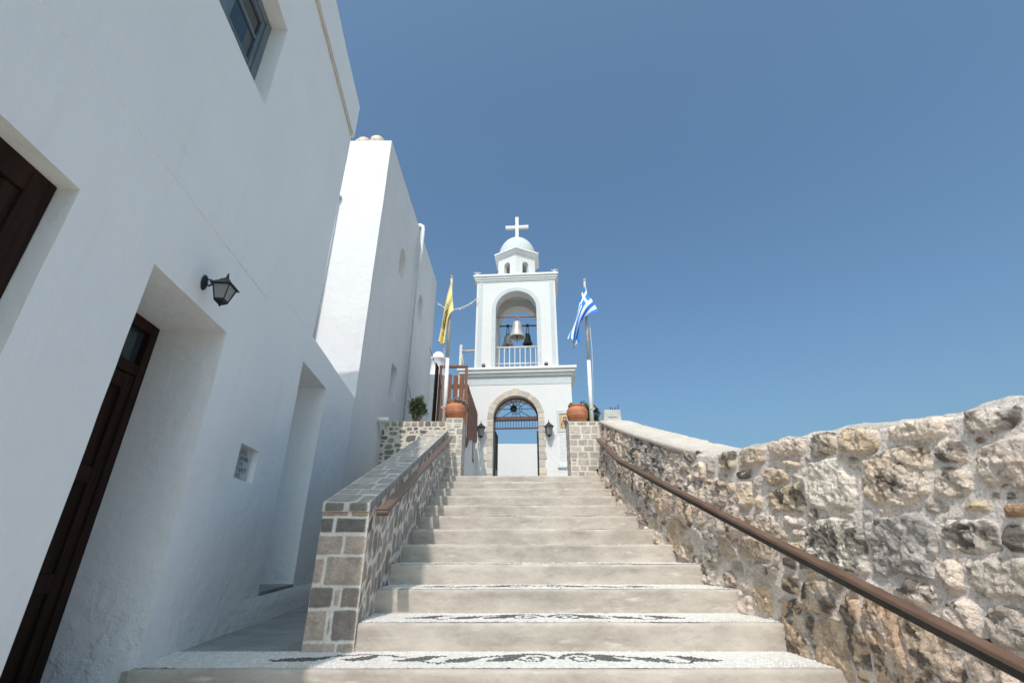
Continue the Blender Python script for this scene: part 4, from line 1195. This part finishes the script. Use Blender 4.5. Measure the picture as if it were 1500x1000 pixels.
# dove ornaments on the cornice corners
for s, x_ in ((-1,-1.20),(1,1.235)):
    mb = MB(); z0 = 6.80
    mb.lathe([(.035,0),(.03,.02),(.015,.03),(.015,.05)], (x_,.02,z0), 10)
    mb.ball((x_,.02,z0+.075), .035, 10, 1.3, .8, .9)
    mb.ball((x_+.02*s,.0,z0+.125), .018, 8)
    for q in (-1, 1):
        mb.add([(x_,.0,z0+.075),(x_+q*.05,.0,z0+.115),(x_+q*.105,.01,z0+.12),(x_+q*.085,.02,z0+.095),(x_+q*.04,.02,z0+.06),(x_,.03,z0+.065)], [(0,1,2,3,4,5),(5,4,3,2,1,0)])
        mb.tube([(x_,.02,z0+.08),(x_+q*.06,.01,z0+.11),(x_+q*.11,.01,z0+.118)], .012, 6)
    TB('dove_ornament', mb, M_tower)
# balustrade
mb = MB(); mb.tube([(-.61,.24,4.40),(.64,.24,4.40)], .028, 8); mb.tube([(-.61,.24,3.88),(.64,.24,3.88)], .022, 8)
bal = TB('balustrade', mb, M_white_metal, smooth=True)
for i in range(8):
    mb = MB(); x_ = -.50+.155*i
    mb.tube([(x_,.24,3.64),(x_,.24,4.40)], .0155, 6); mb.ball((x_,.24,4.27), .022, 8); TB('baluster', mb, M_white_metal, bal)
mb = MB(); mb.tube([(-.60,.24,5.43),(.64,.24,5.40)], .022, 8); TB('bell_bar', mb, M_rust, smooth=True)
mb = MB(); mb.tube([(-.60,1.22,5.59),(.64,1.22,5.57)], .025, 8); TB('bell_bar', mb, M_rust, smooth=True)

RT = Matrix.Rotation(-.075, 4, 'Z')
def tw2w(x, y, z): 
    q = RT @ Vector((x, y, z)); return (q.x+.1, q.y+12.5, q.z+2.70)
def bell(x, y, ztop, zbar, r, h, m_, label, straps=False):
    b = empty('bell', tw2w(x, y, ztop-h), label=label, cat='bell', group='bells of the belfry')
    prof = [(.97,.0),(1.0,.02),(.97,.05),(.86,.13),(.74,.25),(.64,.42),(.58,.60),(.55,.75),(.50,.86),(.38,.95),(.16,1.0),(.02,1.0)]
    inn = [(.02,.95),(.33,.90),(.47,.75),(.54,.5),(.66,.25),(.85,.06),(.90,.0)]
    mb = MB(); mb.lathe([(p*r, q*h) for p, q in inn]+[(p*r, q*h) for p, q in prof], (0,0,0), 28); build('bell_body', mb, m_, b, smooth=True, local=True)
    for q, rr in ((.30,.715),(.80,.55)):
        pass
    mb = MB(); mb.tube([(0,0,h*.8),(0,0,-.02)], .010, 6); mb.ball((0,0,.02), .03, 10); mb.tube([(0,0,-.01),(.003,0,-.17)], .007, 6)
    build('clapper', mb, M_darkrail, b, local=True)
    mb = MB()
    z1 = zbar-(ztop-h)
    if straps:
        mb.tube([(-.05,0,h*.98),(-.015,0,z1)], .011, 6); mb.tube([(.05,0,h*.98),(.015,0,z1)], .011, 6); mb.box(-.045,.045,-.03,.03,z1-.035,z1+.045)
        mb.tube([(-.06,0,h+.0),(0,0,h+.03),(.06,0,h+.0)], .014, 6)
    else:
        mb.box(-.035,.035,-.03,.03,z1-.045,z1+.05); mb.box(-.02,.02,-.015,.015,h*.98,z1-.045)
        for a in (-.05, 0, .05): mb.tube([(a,-.03,h*.96),(a,-.02,h+.06),(a,.03,h*.96)], .012, 6)
    build('yoke', mb, M_rust if not straps else M_darkrail, b, local=True)
    return b
bell(.035,.24,5.27,5.41,.255,.56, M_bell, 'large silver-painted bell hanging in the front of the belfry')
bell(-.33,1.22,5.27,5.585,.20,.40, M_bell, 'mid-sized grey bell hanging at the back left behind the balustrade', True)
bell(.315,1.22,5.27,5.575,.17,.36, M_bell_dark, 'small dark bronze bell hanging at the back right of the belfry', True)

# globes on the lower cornice
for x_, w in ((-.92,'left'), (.885,'right')):
    g = empty('globe_spotlight', tw2w(x_, -.05, 3.635), label=f'small black globe spotlight on the cornice at the {w} foot of the belfry', cat='spotlight', group='globe spotlights on the cornice')
    mb = MB(); mb.ball((0,0,.095), .062, 16); build('globe', mb, M_globe, g, smooth=True, local=True)
    mb = MB(); mb.lathe([(.04,0),(.04,.03),(.02,.045)], (0,0,0), 12); mb.lathe([(.0635,-.008),(.066,0),(.0635,.008)], (0,0,.10), 18); build('mount', mb, M_grey_metal, g, local=True)

# ------------------------------------------------------------------ lanterns
def lantern(root, s=1.0, side=4, tall=1.0, arm=.2):
    """local: wall plane at y=0, lamp hangs at y=-arm; root z=0 is the plate centre"""
    mb = MB(); mb.lathe([(.001,0),(.055*s,0),(.05*s,.012*s),(.03*s,.022*s),(.001,.025*s)], (0,0,0), 14, Matrix.Rotation(PI/2,3,'X') @ Matrix.Diagonal((.85,1.35,1))); build('backplate', mb, M_black, root, smooth=True, local=True)
    mb = MB(); y = -arm
    mb.tube([(0,-.01,-.01*s),(0,-arm*.25,-.03*s),(0,-arm*.5,.0),(0,-arm*.75,.045*s),(0,y,.05*s)], .0085*s, 8)
    mb.tube([(0,-.012,.035*s),(0,-arm*.3,.03*s),(0,-arm*.55,.005*s)], .006*s, 8)
    build('arm', mb, M_black, root, smooth=True, local=True)
    mb = MB(); c = (0, y)
    mb.frustum(c, .125*s, .118*s, -.035*s, -.025*s, side); mb.frustum(c, .118*s, .035*s, -.025*s, .035*s*tall, side); mb.frustum(c, .035*s, .02*s, .035*s*tall, .055*s*tall, side)
    mb.ball((0,y,.07*s*tall), .013*s, 8); mb.ball((0,y,.092*s*tall), .009*s, 8)
    build('cap', mb, M_black, root, local=True)
    zt_, zb_ = -.035*s, -.175*s*tall
    mb = MB(); mb.frustum(c, .048*s, .090*s, zb_+.006, zt_-.001, side); build('glass', mb, M_frost, root, local=True)
    mb = MB()
    for k in range(side):
        a = PI/4+2*PI*k/side
        mb.tube([(.052*s*math.cos(a), y+.052*s*math.sin(a), zb_),(.095*s*math.cos(a), y+.095*s*math.sin(a), zt_)], .0052*s, 6)
    mb.frustum(c, .058*s, .060*s, zb_-.004, zb_+.010, side); mb.frustum(c, .02*s, .055*s, zb_-.03*s, zb_-.004, side); mb.ball((0,y,zb_-.038*s), .010*s, 8)
    build('lantern_frame', mb, M_black, root, local=True)
L1 = empty('wall_lantern', tuple(F1(2.50*K, 0, 3.135)), math.atan2(-F1.e.x*-1, 1)*0 + math.atan2(.1075,1)+PI/2, label='black iron lantern with frosted panes on the shaded wall above the deep door', cat='wall lamp', group='wall lanterns')
lantern(L1, .72, 4, 1.0, .13)
for x_, w in ((-.93,'left'),(.90,'right')):
    L = empty('wall_lantern', tw2w(x_, 0, 1.93), -.075, label=f'black lantern with pointed top on the white gate wall, {w} of the stone arch', cat='wall lamp', group='wall lanterns')
    lantern(L, 1.15, 6, 1.35, .16)

# ------------------------------------------------------------------ icon and marble tablet on the gate wall
ic = empty('framed_icon', tw2w(1.34, -.02, 1.77), -.075, label='framed icon of a robed figure partly hidden by the right pillar', cat='icon')
def LB(name, boxes, m_, par, **kw):
    mb = MB()
    for b in boxes: mb.box(*b)
    return build(name, mb, m_, par, local=True, **kw)
LB('frame', [(-.21,-.15,-.03,.015,0,.60),(.15,.21,-.03,.015,0,.60),(-.15,.15,-.03,.015,0,.08),(-.15,.15,-.03,.015,.50,.60)], M_trim, ic, bevel=.004)
mb = MB(); U, V = np.meshgrid(np.linspace(-.15,.15,60), np.linspace(.08,.50,84), indexing='ij')
colr = np.ones(U.shape+(3,))*np.array((.52,.39,.25))*(.85+.3*fbm(U*20,V*20,5,3)[...,None])
def blob(cx_, cz_, a, b, c): 
    m = ((U-cx_)/a)**2+((V-cz_)/b)**2 < 1; colr[m] = c
blob(.0,.38,.075,.08,(.70,.52,.28)); blob(.0,.17,.11,.16,(.09,.08,.11)); blob(.0,.36,.052,.065,(.10,.08,.11)); blob(-.003,.355,.032,.043,(.45,.28,.17)); blob(-.05,.15,.045,.07,(.52,.34,.14)); blob(-.06,.25,.028,.033,(.48,.30,.18)); blob(.07,.12,.03,.05,(.30,.10,.07))
mb.grid(np.stack([U, U*0-.012, V], -1), colr); build('painting', mb, M_flag, ic, local=True)
mt = empty('marble_tablet', tw2w(1.36, -.01, .85), -.075, label='white marble tablet covered with small engraved lines beside the gate', cat='tablet')
LB('slab', [(-.245,.26,-.025,.01,.02,.92)], M_marble, mt, bevel=.004)
LB('ledge', [(-.25,.27,-.04,.01,-.015,.019)], M_trim, mt)
mb = MB(); R_ = random.Random(4); z_ = .86
while z_ > .12:
    x_ = -.21+R_.uniform(0,.04)
    while x_ < .20:
        w_ = R_.uniform(.008,.03); mb.box(x_, min(.23,x_+w_), -.0265, -.024, z_, z_+.014); x_ += w_+R_.uniform(.006,.016)
    z_ -= .036
build('engraved_lines', mb, simple('engraving', (.36,.37,.38), (.46,.47,.48), 30, .9), mt, local=True)
mb = MB()
for a, b in ((-.22,.06),(.23,.06),(-.22,.88),(.23,.88)):
    mb = MB(); mb.ball((a,-.028,b), .007, 8); build('fixing_stud', mb, M_darkrail, mt, local=True)

# wall seen through the gate
cw = tag(build('courtyard_wall', (lambda m: (m.box(-3.2,3.6,19.6,19.85,2.6,5.63), m)[1])(MB()), M_tower, bevel=.01), 'plain white parapet wall seen through the open gateway', 'wall')
rl = tag(build('passage_parapet', (lambda m: (m.box(1.53,1.72,8.74,12.45,2.6,3.35), m)[1])(MB()), M_plaster, bevel=.01), 'low white parapet behind the right pillar', 'wall')

# ------------------------------------------------------------------ pots with succulents
def leaves(mb, c, n, R, size, flat=.6, seed=1, minr=0):
    r_ = random.Random(seed)
    for _ in range(n):
        while True:
            p = Vector((r_.uniform(-1,1), r_.uniform(-1,1), r_.uniform(-1,1)))
            if minr < p.length < 1: break
        q = Vector((c[0]+p.x*R[0], c[1]+p.y*R[1], c[2]+p.z*R[2]))
        d = (p + Vector((r_.uniform(-.6,.6), r_.uniform(-.6,.6), r_.uniform(-.2,.9)))).normalized()
        a = d.cross(Vector((r_.uniform(-1,1), r_.uniform(-1,1), r_.uniform(-1,1)))).normalized()
        s = size*r_.uniform(.6,1.3)
        mb.add([q-d*s*.5, q+a*s*flat*.5, q+d*s*.7, q-a*s*flat*.5], [(0,1,2,3)])
def pot(root_loc, label, sx=1.0, plants=True, seed=1, side=0):
    p = empty('terracotta_pot', root_loc, label=label, cat='flower pot', group='terracotta pots on the pillars')
    prof = [(.10,0),(.12,.005),(.165,.07),(.182,.105),(.188,.108),(.186,.118),(.193,.135),(.198,.139),(.196,.150),(.205,.20),(.200,.25),(.178,.295),(.150,.322),(.158,.328),(.165,.342),(.160,.356),(.140,.358),(.128,.335),(.125,.30),(.01,.30)]
    mb = MB(); mb.lathe([(r*sx, z) for r, z in prof], (0,0,0), 40); build('pot_body', mb, M_terra, p, smooth=True, local=True)
    mb = MB(); mb.lathe([(.001,.301),(.13*sx,.303),(.001,.315)], (0,0,0), 20); build('soil', mb, M_soil, p, local=True)
    mb = MB()
    r_ = random.Random(seed)
    spots = [(-.10,-.05,.355,.06),(.03,-.10,.365,.085),(.10,-.06,.35,.08),(.16,-.06,.31,.07),(.19,-.02,.265,.045),(-.03,.05,.37,.07),(.06,.08,.36,.06)] if not side else [(-.11,-.08,.35,.045),(-.07,-.03,.365,.04),(-.13,-.04,.335,.03),(.02,.02,.355,.03)]
    for (x_, y_, z_, rr) in spots:
        for _ in range(int(10+90*rr*8)):
            a = r_.uniform(0,2*PI); b = r_.uniform(-.2,1.4); q = Vector((x_+rr*math.cos(a)*math.cos(b), y_+rr*math.sin(a)*math.cos(b), z_+rr*.8*math.sin(b)))
            mb.ball(tuple(q), r_.uniform(.008,.016), 5)
    build('succulents', mb, M_succ, p, local=True)
    return p
pot((-1.055,8.47,3.768), 'terracotta pot full of grey-purple succulents on the left pillar', 1.0, seed=2)
pot((1.215,8.45,3.703), 'terracotta pot with a few pale succulents on the right pillar', .98, seed=5, side=1)

# ------------------------------------------------------------------ shrubs
def shrub(loc, label, R, n, size, trunk, seed, clumps):
    s = empty('leafy_shrub', loc, label=label, cat='shrub')
    r_ = random.Random(seed)
    mb = MB(); ml = MB()
    for k in range(clumps):
        a = r_.uniform(0,2*PI); rr = math.sqrt(r_.random()); h = r_.uniform(.15,1)
        sh = 1-.45*abs(h-.5)
        c = (R[0]*rr*math.cos(a)*sh, R[1]*rr*math.sin(a)*sh, trunk + R[2]*2*h)
        mb.tube([(0,0,0),(c[0]*.3,c[1]*.3,c[2]*.5),(c[0],c[1],c[2])], .012, 5, .004)
        q = R[0]*r_.uniform(.22,.42)
        leaves(ml, c, n, (q,q,q*1.1), size, .5, seed*100+k)
    build('trunk', mb, M_twig, s, local=True); build('crown', ml, M_leaf, s, local=True)
shrub((-1.80,8.60,3.62), 'small dark leafy shrub growing behind the rubble wall by the house', (.17,.15,.24), 42, .042, .16, 3, 42)
shrub((1.80,10.5,2.6), 'dark green bush rising behind the right pot and flagpole', (.24,.24,.55), 90, .055, .95, 9, 60)

# ------------------------------------------------------------------ flagpoles and flags
def flagpole(x0, z0, x1, z1, y, label):
    p = empty('flagpole', (x0, y, z0), label=label, cat='flagpole', group='flagpoles beside the landing')
    zc = .42
    dx = x1-x0; H = z1-z0
    mb = MB(); mb.tube([(0,0,0),(dx*zc,0,H*zc)], .042, 12, .038); build('lower_tube', mb, M_pole, p, smooth=True, local=True)
    mb = MB(); mb.tube([(dx*zc,0,H*zc),(dx,0,H)], .030, 12, .026); mb.lathe([(.033,-.03),(.036,0),(.02,.02),(.002,.025)], (dx,0,H), 10); build('upper_tube', mb, M_grey_metal, p, smooth=True, local=True)
    s = 1 if x0 > 0 else -1
    mb = MB(); mb.tube([(s*.055,-.02,.35),(s*.075+dx*.5,-.02,H*.5),(dx+s*.02,-.02,H*.93)], .005, 5); build('halyard', mb, M_pole, p, smooth=True, local=True)
    mb = MB(); mb.tube([(s*.03,-.045,.34),(s*.07,-.05,.36),(s*.03,-.045,.39)], .012, 6); mb.tube([(-.03,-.04,.36),(.0,-.05,.37),(.03,-.04,.36)], .012, 6); build('rope_cleat', mb, M_rope, p, local=True)
    return p
flagpole(-1.275, 3.70, -1.30, 6.98, 8.60, 'white pole flying the yellow flag behind the left pot')
flagpole(1.505, 3.68, 1.565, 6.91, 8.62, 'white pole flying the blue and white flag behind the right pot')

def cr(pts, t):
    P = [Vector(p) for p in pts]; P = [P[0]*2-P[1]]+P+[P[-1]*2-P[-2]]
    m = len(P)-3; k = min(m-1, int(t*m)); s = t*m-k
    p0,p1,p2,p3 = P[k:k+4]
    return .5*((2*p1)+(-p0+p2)*s+(2*p0-5*p1+4*p2-p3)*s*s+(-p0+3*p1-3*p2+p3)*s**3)
def flag(name, loc, label, top, bot, colf, fold, nu=150, nv=100):
    f = MB()
    P = np.zeros((nu, nv, 3)); Cc = np.zeros((nu, nv, 3))
    for i in range(nu):
        u_ = i/(nu-1); a = cr(top, u_); b = cr(bot, u_)
        for j in range(nv):
            v_ = j/(nv-1)
            p = a.lerp(b, v_) + fold(u_, v_)
            P[i, j] = p; Cc[i, j] = colf(u_, v_)
    f.grid(P, Cc)
    o = build(name, f, M_flag)
    o.location = (0,0,0)
    sm = o.modifiers.new('Solidify', 'SOLIDIFY'); sm.thickness = .003
    return tag(o, label, 'flag')
BL, WH = (.035,.20,.62), (.78,.79,.80)
def greek(u_, v_):
    v_ = v_**.66
    if u_ < .27 and v_ < 5/9:
        return WH if (abs(u_-.135) < .03 or abs(v_-2.5/9) < .5/9) else BL
    return BL if int(v_*9*.9999) % 2 == 0 else WH
flag('blue_white_flag', None, 'blue and white striped flag with a white cross drooping from the right pole',
     [(1.545,8.575,6.72),(1.42,8.53,6.38),(1.32,8.52,5.95),(1.20,8.55,5.62),(1.13,8.56,5.42)],
     [(1.80,8.46,6.06),(1.60,8.42,5.98),(1.41,8.50,5.80),(1.36,8.62,5.55),(1.36,8.62,5.35)],
     greek, lambda u_, v_: Vector((.03*math.sin(v_*9+u_*5)*u_, .09*math.sin(v_*8.5+u_*3)*(.25+u_), .05*math.sin(v_*7+1)*u_ - .05*math.sin(PI*v_)*(1-u_))))
def yellow(u_, v_):
    c = (.80,.69,.31)
    x, y_ = (u_-.5)*1.5, (v_-.5)
    r = math.hypot(x, y_)
    k = False
    if abs(y_) < .05 and -.25 < x < .25: k = True
    if .08 < abs(y_) < .33 and abs(x+.02) < .28 and (int((abs(y_)*60)) % 2 == 0): k = True
    if .14 < r < .19 or (.30 < x < .42 and abs(y_) < .10 and int(x*80) % 2): k = True
    if -.36 < x < -.22 and .04 < abs(y_) < .13 and int(y_*70) % 2: k = True
    return (.20,.17,.08) if k else c
flag('yellow_flag', None, 'yellow flag with a black eagle emblem hanging limp from the left pole',
     [(-1.30,8.57,6.86),(-1.365,8.54,6.5),(-1.43,8.53,6.0),(-1.475,8.55,5.6),(-1.50,8.56,5.40)],
     [(-1.215,8.55,6.12),(-1.28,8.54,6.03),(-1.325,8.55,5.85),(-1.34,8.58,5.6),(-1.345,8.58,5.35)],
     yellow, lambda u_, v_: Vector((.012*math.sin(v_*14+u_*2)*u_, .05*math.sin(v_*11+u_*2)*(.3+u_), .02*math.sin(v_*9)*u_)))

# ------------------------------------------------------------------ handrails
hr = empty('handrail', (1.45,4,1.0), label='long brown handrail over dark steel bar fixed along the rough rock wall', cat='handrail', group='handrails of the steps')
PR = [(1.79,.4,.80),(1.70,1.846,1.263),(1.60,3.34,1.739),(1.47,4.185,2.053),(1.40,4.908,2.303),(1.34,5.94,2.642)]
PR = [tuple(cr(PR, t)) for t in np.linspace(0,1,40)]
PR2 = [(1.342,5.976,2.652),(1.47,7.95,3.335)]
mb = MB(); mb.sweep(PR, .062, .022); mb.sweep([PR[-1],PR2[0],PR2[1]], .062, .022); build('rail', mb, M_rail, hr)
low = lambda pts, dz: [(p[0], p[1], p[2]-dz) for p in pts]
mb = MB(); mb.sweep(low(PR,.031), .030, .038); mb.sweep(low([PR[-1]]+PR2,.031), .030, .038); build('steel_bar', mb, M_darkrail, hr)
for yy in (.9, 2.1, 3.3, 4.5, 5.6, 7.4):
    i = min(range(len(PR)), key=lambda k: abs(PR[k][1]-yy)); p = PR[i] if yy < 5.8 else tuple(Vector(PR2[0]).lerp(Vector(PR2[1]), (yy-5.976)/1.974))
    mb = MB(); mb.tube([(p[0],p[1],p[2]-.038),(p[0]+.30,p[1],p[2]-.040)], .008, 8); build('bracket', mb, M_darkrail, hr, True)
hl_ = empty('handrail', (-.95,5.5,2.0), label='brown handrail with scrolled lower end along the sloping block wall', cat='handrail', group='handrails of the steps')
PLft = [(-.868,3.36,1.868),(-.90,4.2,2.145),(-1.06,8.02,3.375)]
mb = MB(); mb.sweep(PLft, .070, .022)
mb.sweep([(-.868,3.30,1.845),(-.868,3.33,1.862),(-.868,3.37,1.874)], .078, .03)
mb.tube([(-.905,3.315,1.838),(-.830,3.315,1.838)], .020, 12)
build('rail', mb, M_rail, hl_)
mb = MB(); mb.sweep(low(PLft,.031), .030, .036); build('steel_bar', mb, M_darkrail, hl_)
for t in (.03,.2,.4,.6,.8,.97):
    yy = 3.36+t*4.66; x_ = np.interp(yy,[3.36,4.2,8.02],[-.868,-.90,-1.06]); z_ = np.interp(yy,[3.36,4.2,8.02],[1.868,2.145,3.375])
    mb = MB(); mb.tube([(x_,yy,z_-.045),(x_-.02,yy,z_-.075),(float(XL(yy))-.03,yy,z_-.08)], .008, 8); build('bracket', mb, M_darkrail, hl_, True)

# ------------------------------------------------------------------ small box on the wall, garland
bxx = empty('concrete_box', (1.88,8.55,3.72), label='small grey concrete box with little spikes on the far end of the rock wall', cat='box')
mb = MB(); mb.add([(1.69,8.42,3.70),(2.03,8.42,3.70),(2.03,8.68,3.70),(1.69,8.68,3.70),(1.72,8.43,3.98),(2.02,8.43,3.98),(2.02,8.67,3.98),(1.72,8.67,3.98)], [(0,3,2,1),(4,5,6,7),(0,1,5,4),(1,2,6,5),(2,3,7,6),(3,0,4,7)])
build('box_body', mb, M_concbox, bxx, bevel=.008)
mb = MB(); mb.box(1.78,1.95,8.421,8.43,3.83,3.843); build('slot', mb, M_ink, bxx)
mb = MB()
for x_, h in ((1.84,.05),(1.88,.03),(1.93,.04),(1.99,.09)): mb.tube([(x_,8.5,3.97),(x_+.01,8.5,3.98+h)], .007, 5); mb.ball((x_+.012,8.5,3.99+h), .012, 6)
build('spikes', mb, M_black, bxx)
gl = empty('string_garland', (-1.6,12.2,8.2), label='white string garland with small bulbs hung between rear house and belfry', cat='garland')
g0, g1 = Vector((-2.30,12.3,8.42)), Vector((-1.06,12.55,8.66))
gp = []
for i in range(31):
    t = i/30; p = g0.lerp(g1, t); p.z -= .32*4*t*(1-t)*(.85+.3*(1-t)); gp.append(p)
mb = MB(); mb.tube(gp, .016, 6); build('cord', mb, M_rope, gl, True)
mb = MB(); r_ = random.Random(2)
for p in gp[1:]:
    for _ in range(2): mb.ball((p.x+r_.uniform(-.02,.02), p.y+r_.uniform(-.02,.02), p.z-r_.uniform(.0,.05)), r_.uniform(.010,.02), 6)
build('bulbs', mb, M_bulb, gl)
mb = MB(); mb.tube([(-2.37,12.3,6.9),(-2.25,12.6,6.55),(-1.9,13.0,5.6)], .008, 5)
tag(build('overhead_cable', mb, M_black), 'thin black cable slanting down from the rear house corner', 'cable')

# ------------------------------------------------------------------ camera, light, sky
cam_d = bpy.data.cameras.new('Camera'); cam = bpy.data.objects.new('Camera', cam_d); C.objects.link(cam)
cam.location = (0, 0, CZ); cam.rotation_euler = (PI/2+math.atan(.445), 0, 0)
cam_d.sensor_width = 36; cam_d.lens = 680/1500*36; cam_d.clip_start = .05; cam_d.clip_end = 2000
bpy.context.scene.camera = cam

trav = Vector((.165, .75, -1)).normalized()
sd_ = bpy.data.lights.new('Sun', 'SUN'); sun = bpy.data.objects.new('Sun', sd_); C.objects.link(sun)
sd_.energy = 2.7; sd_.angle = math.radians(.55); sd_.color = (1, .905, .85)
sun.rotation_euler = trav.to_track_quat('-Z', 'Y').to_euler()
w = bpy.data.worlds.new('World'); bpy.context.scene.world = w; w.use_nodes = True
nt = w.node_tree; bg = nt.nodes['Background']
sky = nt.nodes.new('ShaderNodeTexSky'); sky.sky_type = 'NISHITA'; sky.sun_disc = False
sky.sun_elevation = math.asin(-trav.z); sky.sun_rotation = math.atan2(-trav.x, -trav.y)
sky.altitude = 0; sky.air_density = 1.0; sky.dust_density = 5.5; sky.ozone_density = 1.0
pre = nt.nodes.new('ShaderNodeVectorMath'); pre.operation = 'SCALE'; pre.inputs['Scale'].default_value = .1
gm = nt.nodes.new('ShaderNodeGamma'); gm.inputs['Gamma'].default_value = .947
tint = nt.nodes.new('ShaderNodeVectorMath'); tint.operation = 'MULTIPLY'; tint.inputs[1].default_value = (10.1, 13.75, 15.3)
nt.links.new(sky.outputs['Color'], pre.inputs[0]); nt.links.new(pre.outputs['Vector'], gm.inputs['Color'])
nt.links.new(gm.outputs['Color'], tint.inputs[0])
tcw = nt.nodes.new('ShaderNodeTexCoord'); sep = nt.nodes.new('ShaderNodeSeparateXYZ'); nt.links.new(tcw.outputs['Generated'], sep.inputs[0])
mrw = nt.nodes.new('ShaderNodeMapRange'); mrw.interpolation_type = 'SMOOTHSTEP'
mrw.inputs['From Min'].default_value = .17; mrw.inputs['From Max'].default_value = .02
nt.links.new(sep.outputs['Z'], mrw.inputs['Value'])
hz = nt.nodes.new('ShaderNodeMix'); hz.data_type = 'RGBA'; hz.inputs['B'].default_value = (4.1, 5.2, 6.2, 1)   # pale haze over the sea horizon
nt.links.new(mrw.outputs['Result'], hz.inputs['Factor']); nt.links.new(tint.outputs['Vector'], hz.inputs['A']); nt.links.new(hz.outputs['Result'], bg.inputs['Color']); bg.inputs['Strength'].default_value = .1

sc = bpy.context.scene
sc.view_settings.view_transform = 'Standard'; sc.view_settings.look = 'None'; sc.view_settings.exposure = .12; sc.view_settings.gamma = 1
sc.cycles.max_bounces = 8; sc.cycles.diffuse_bounces = 7
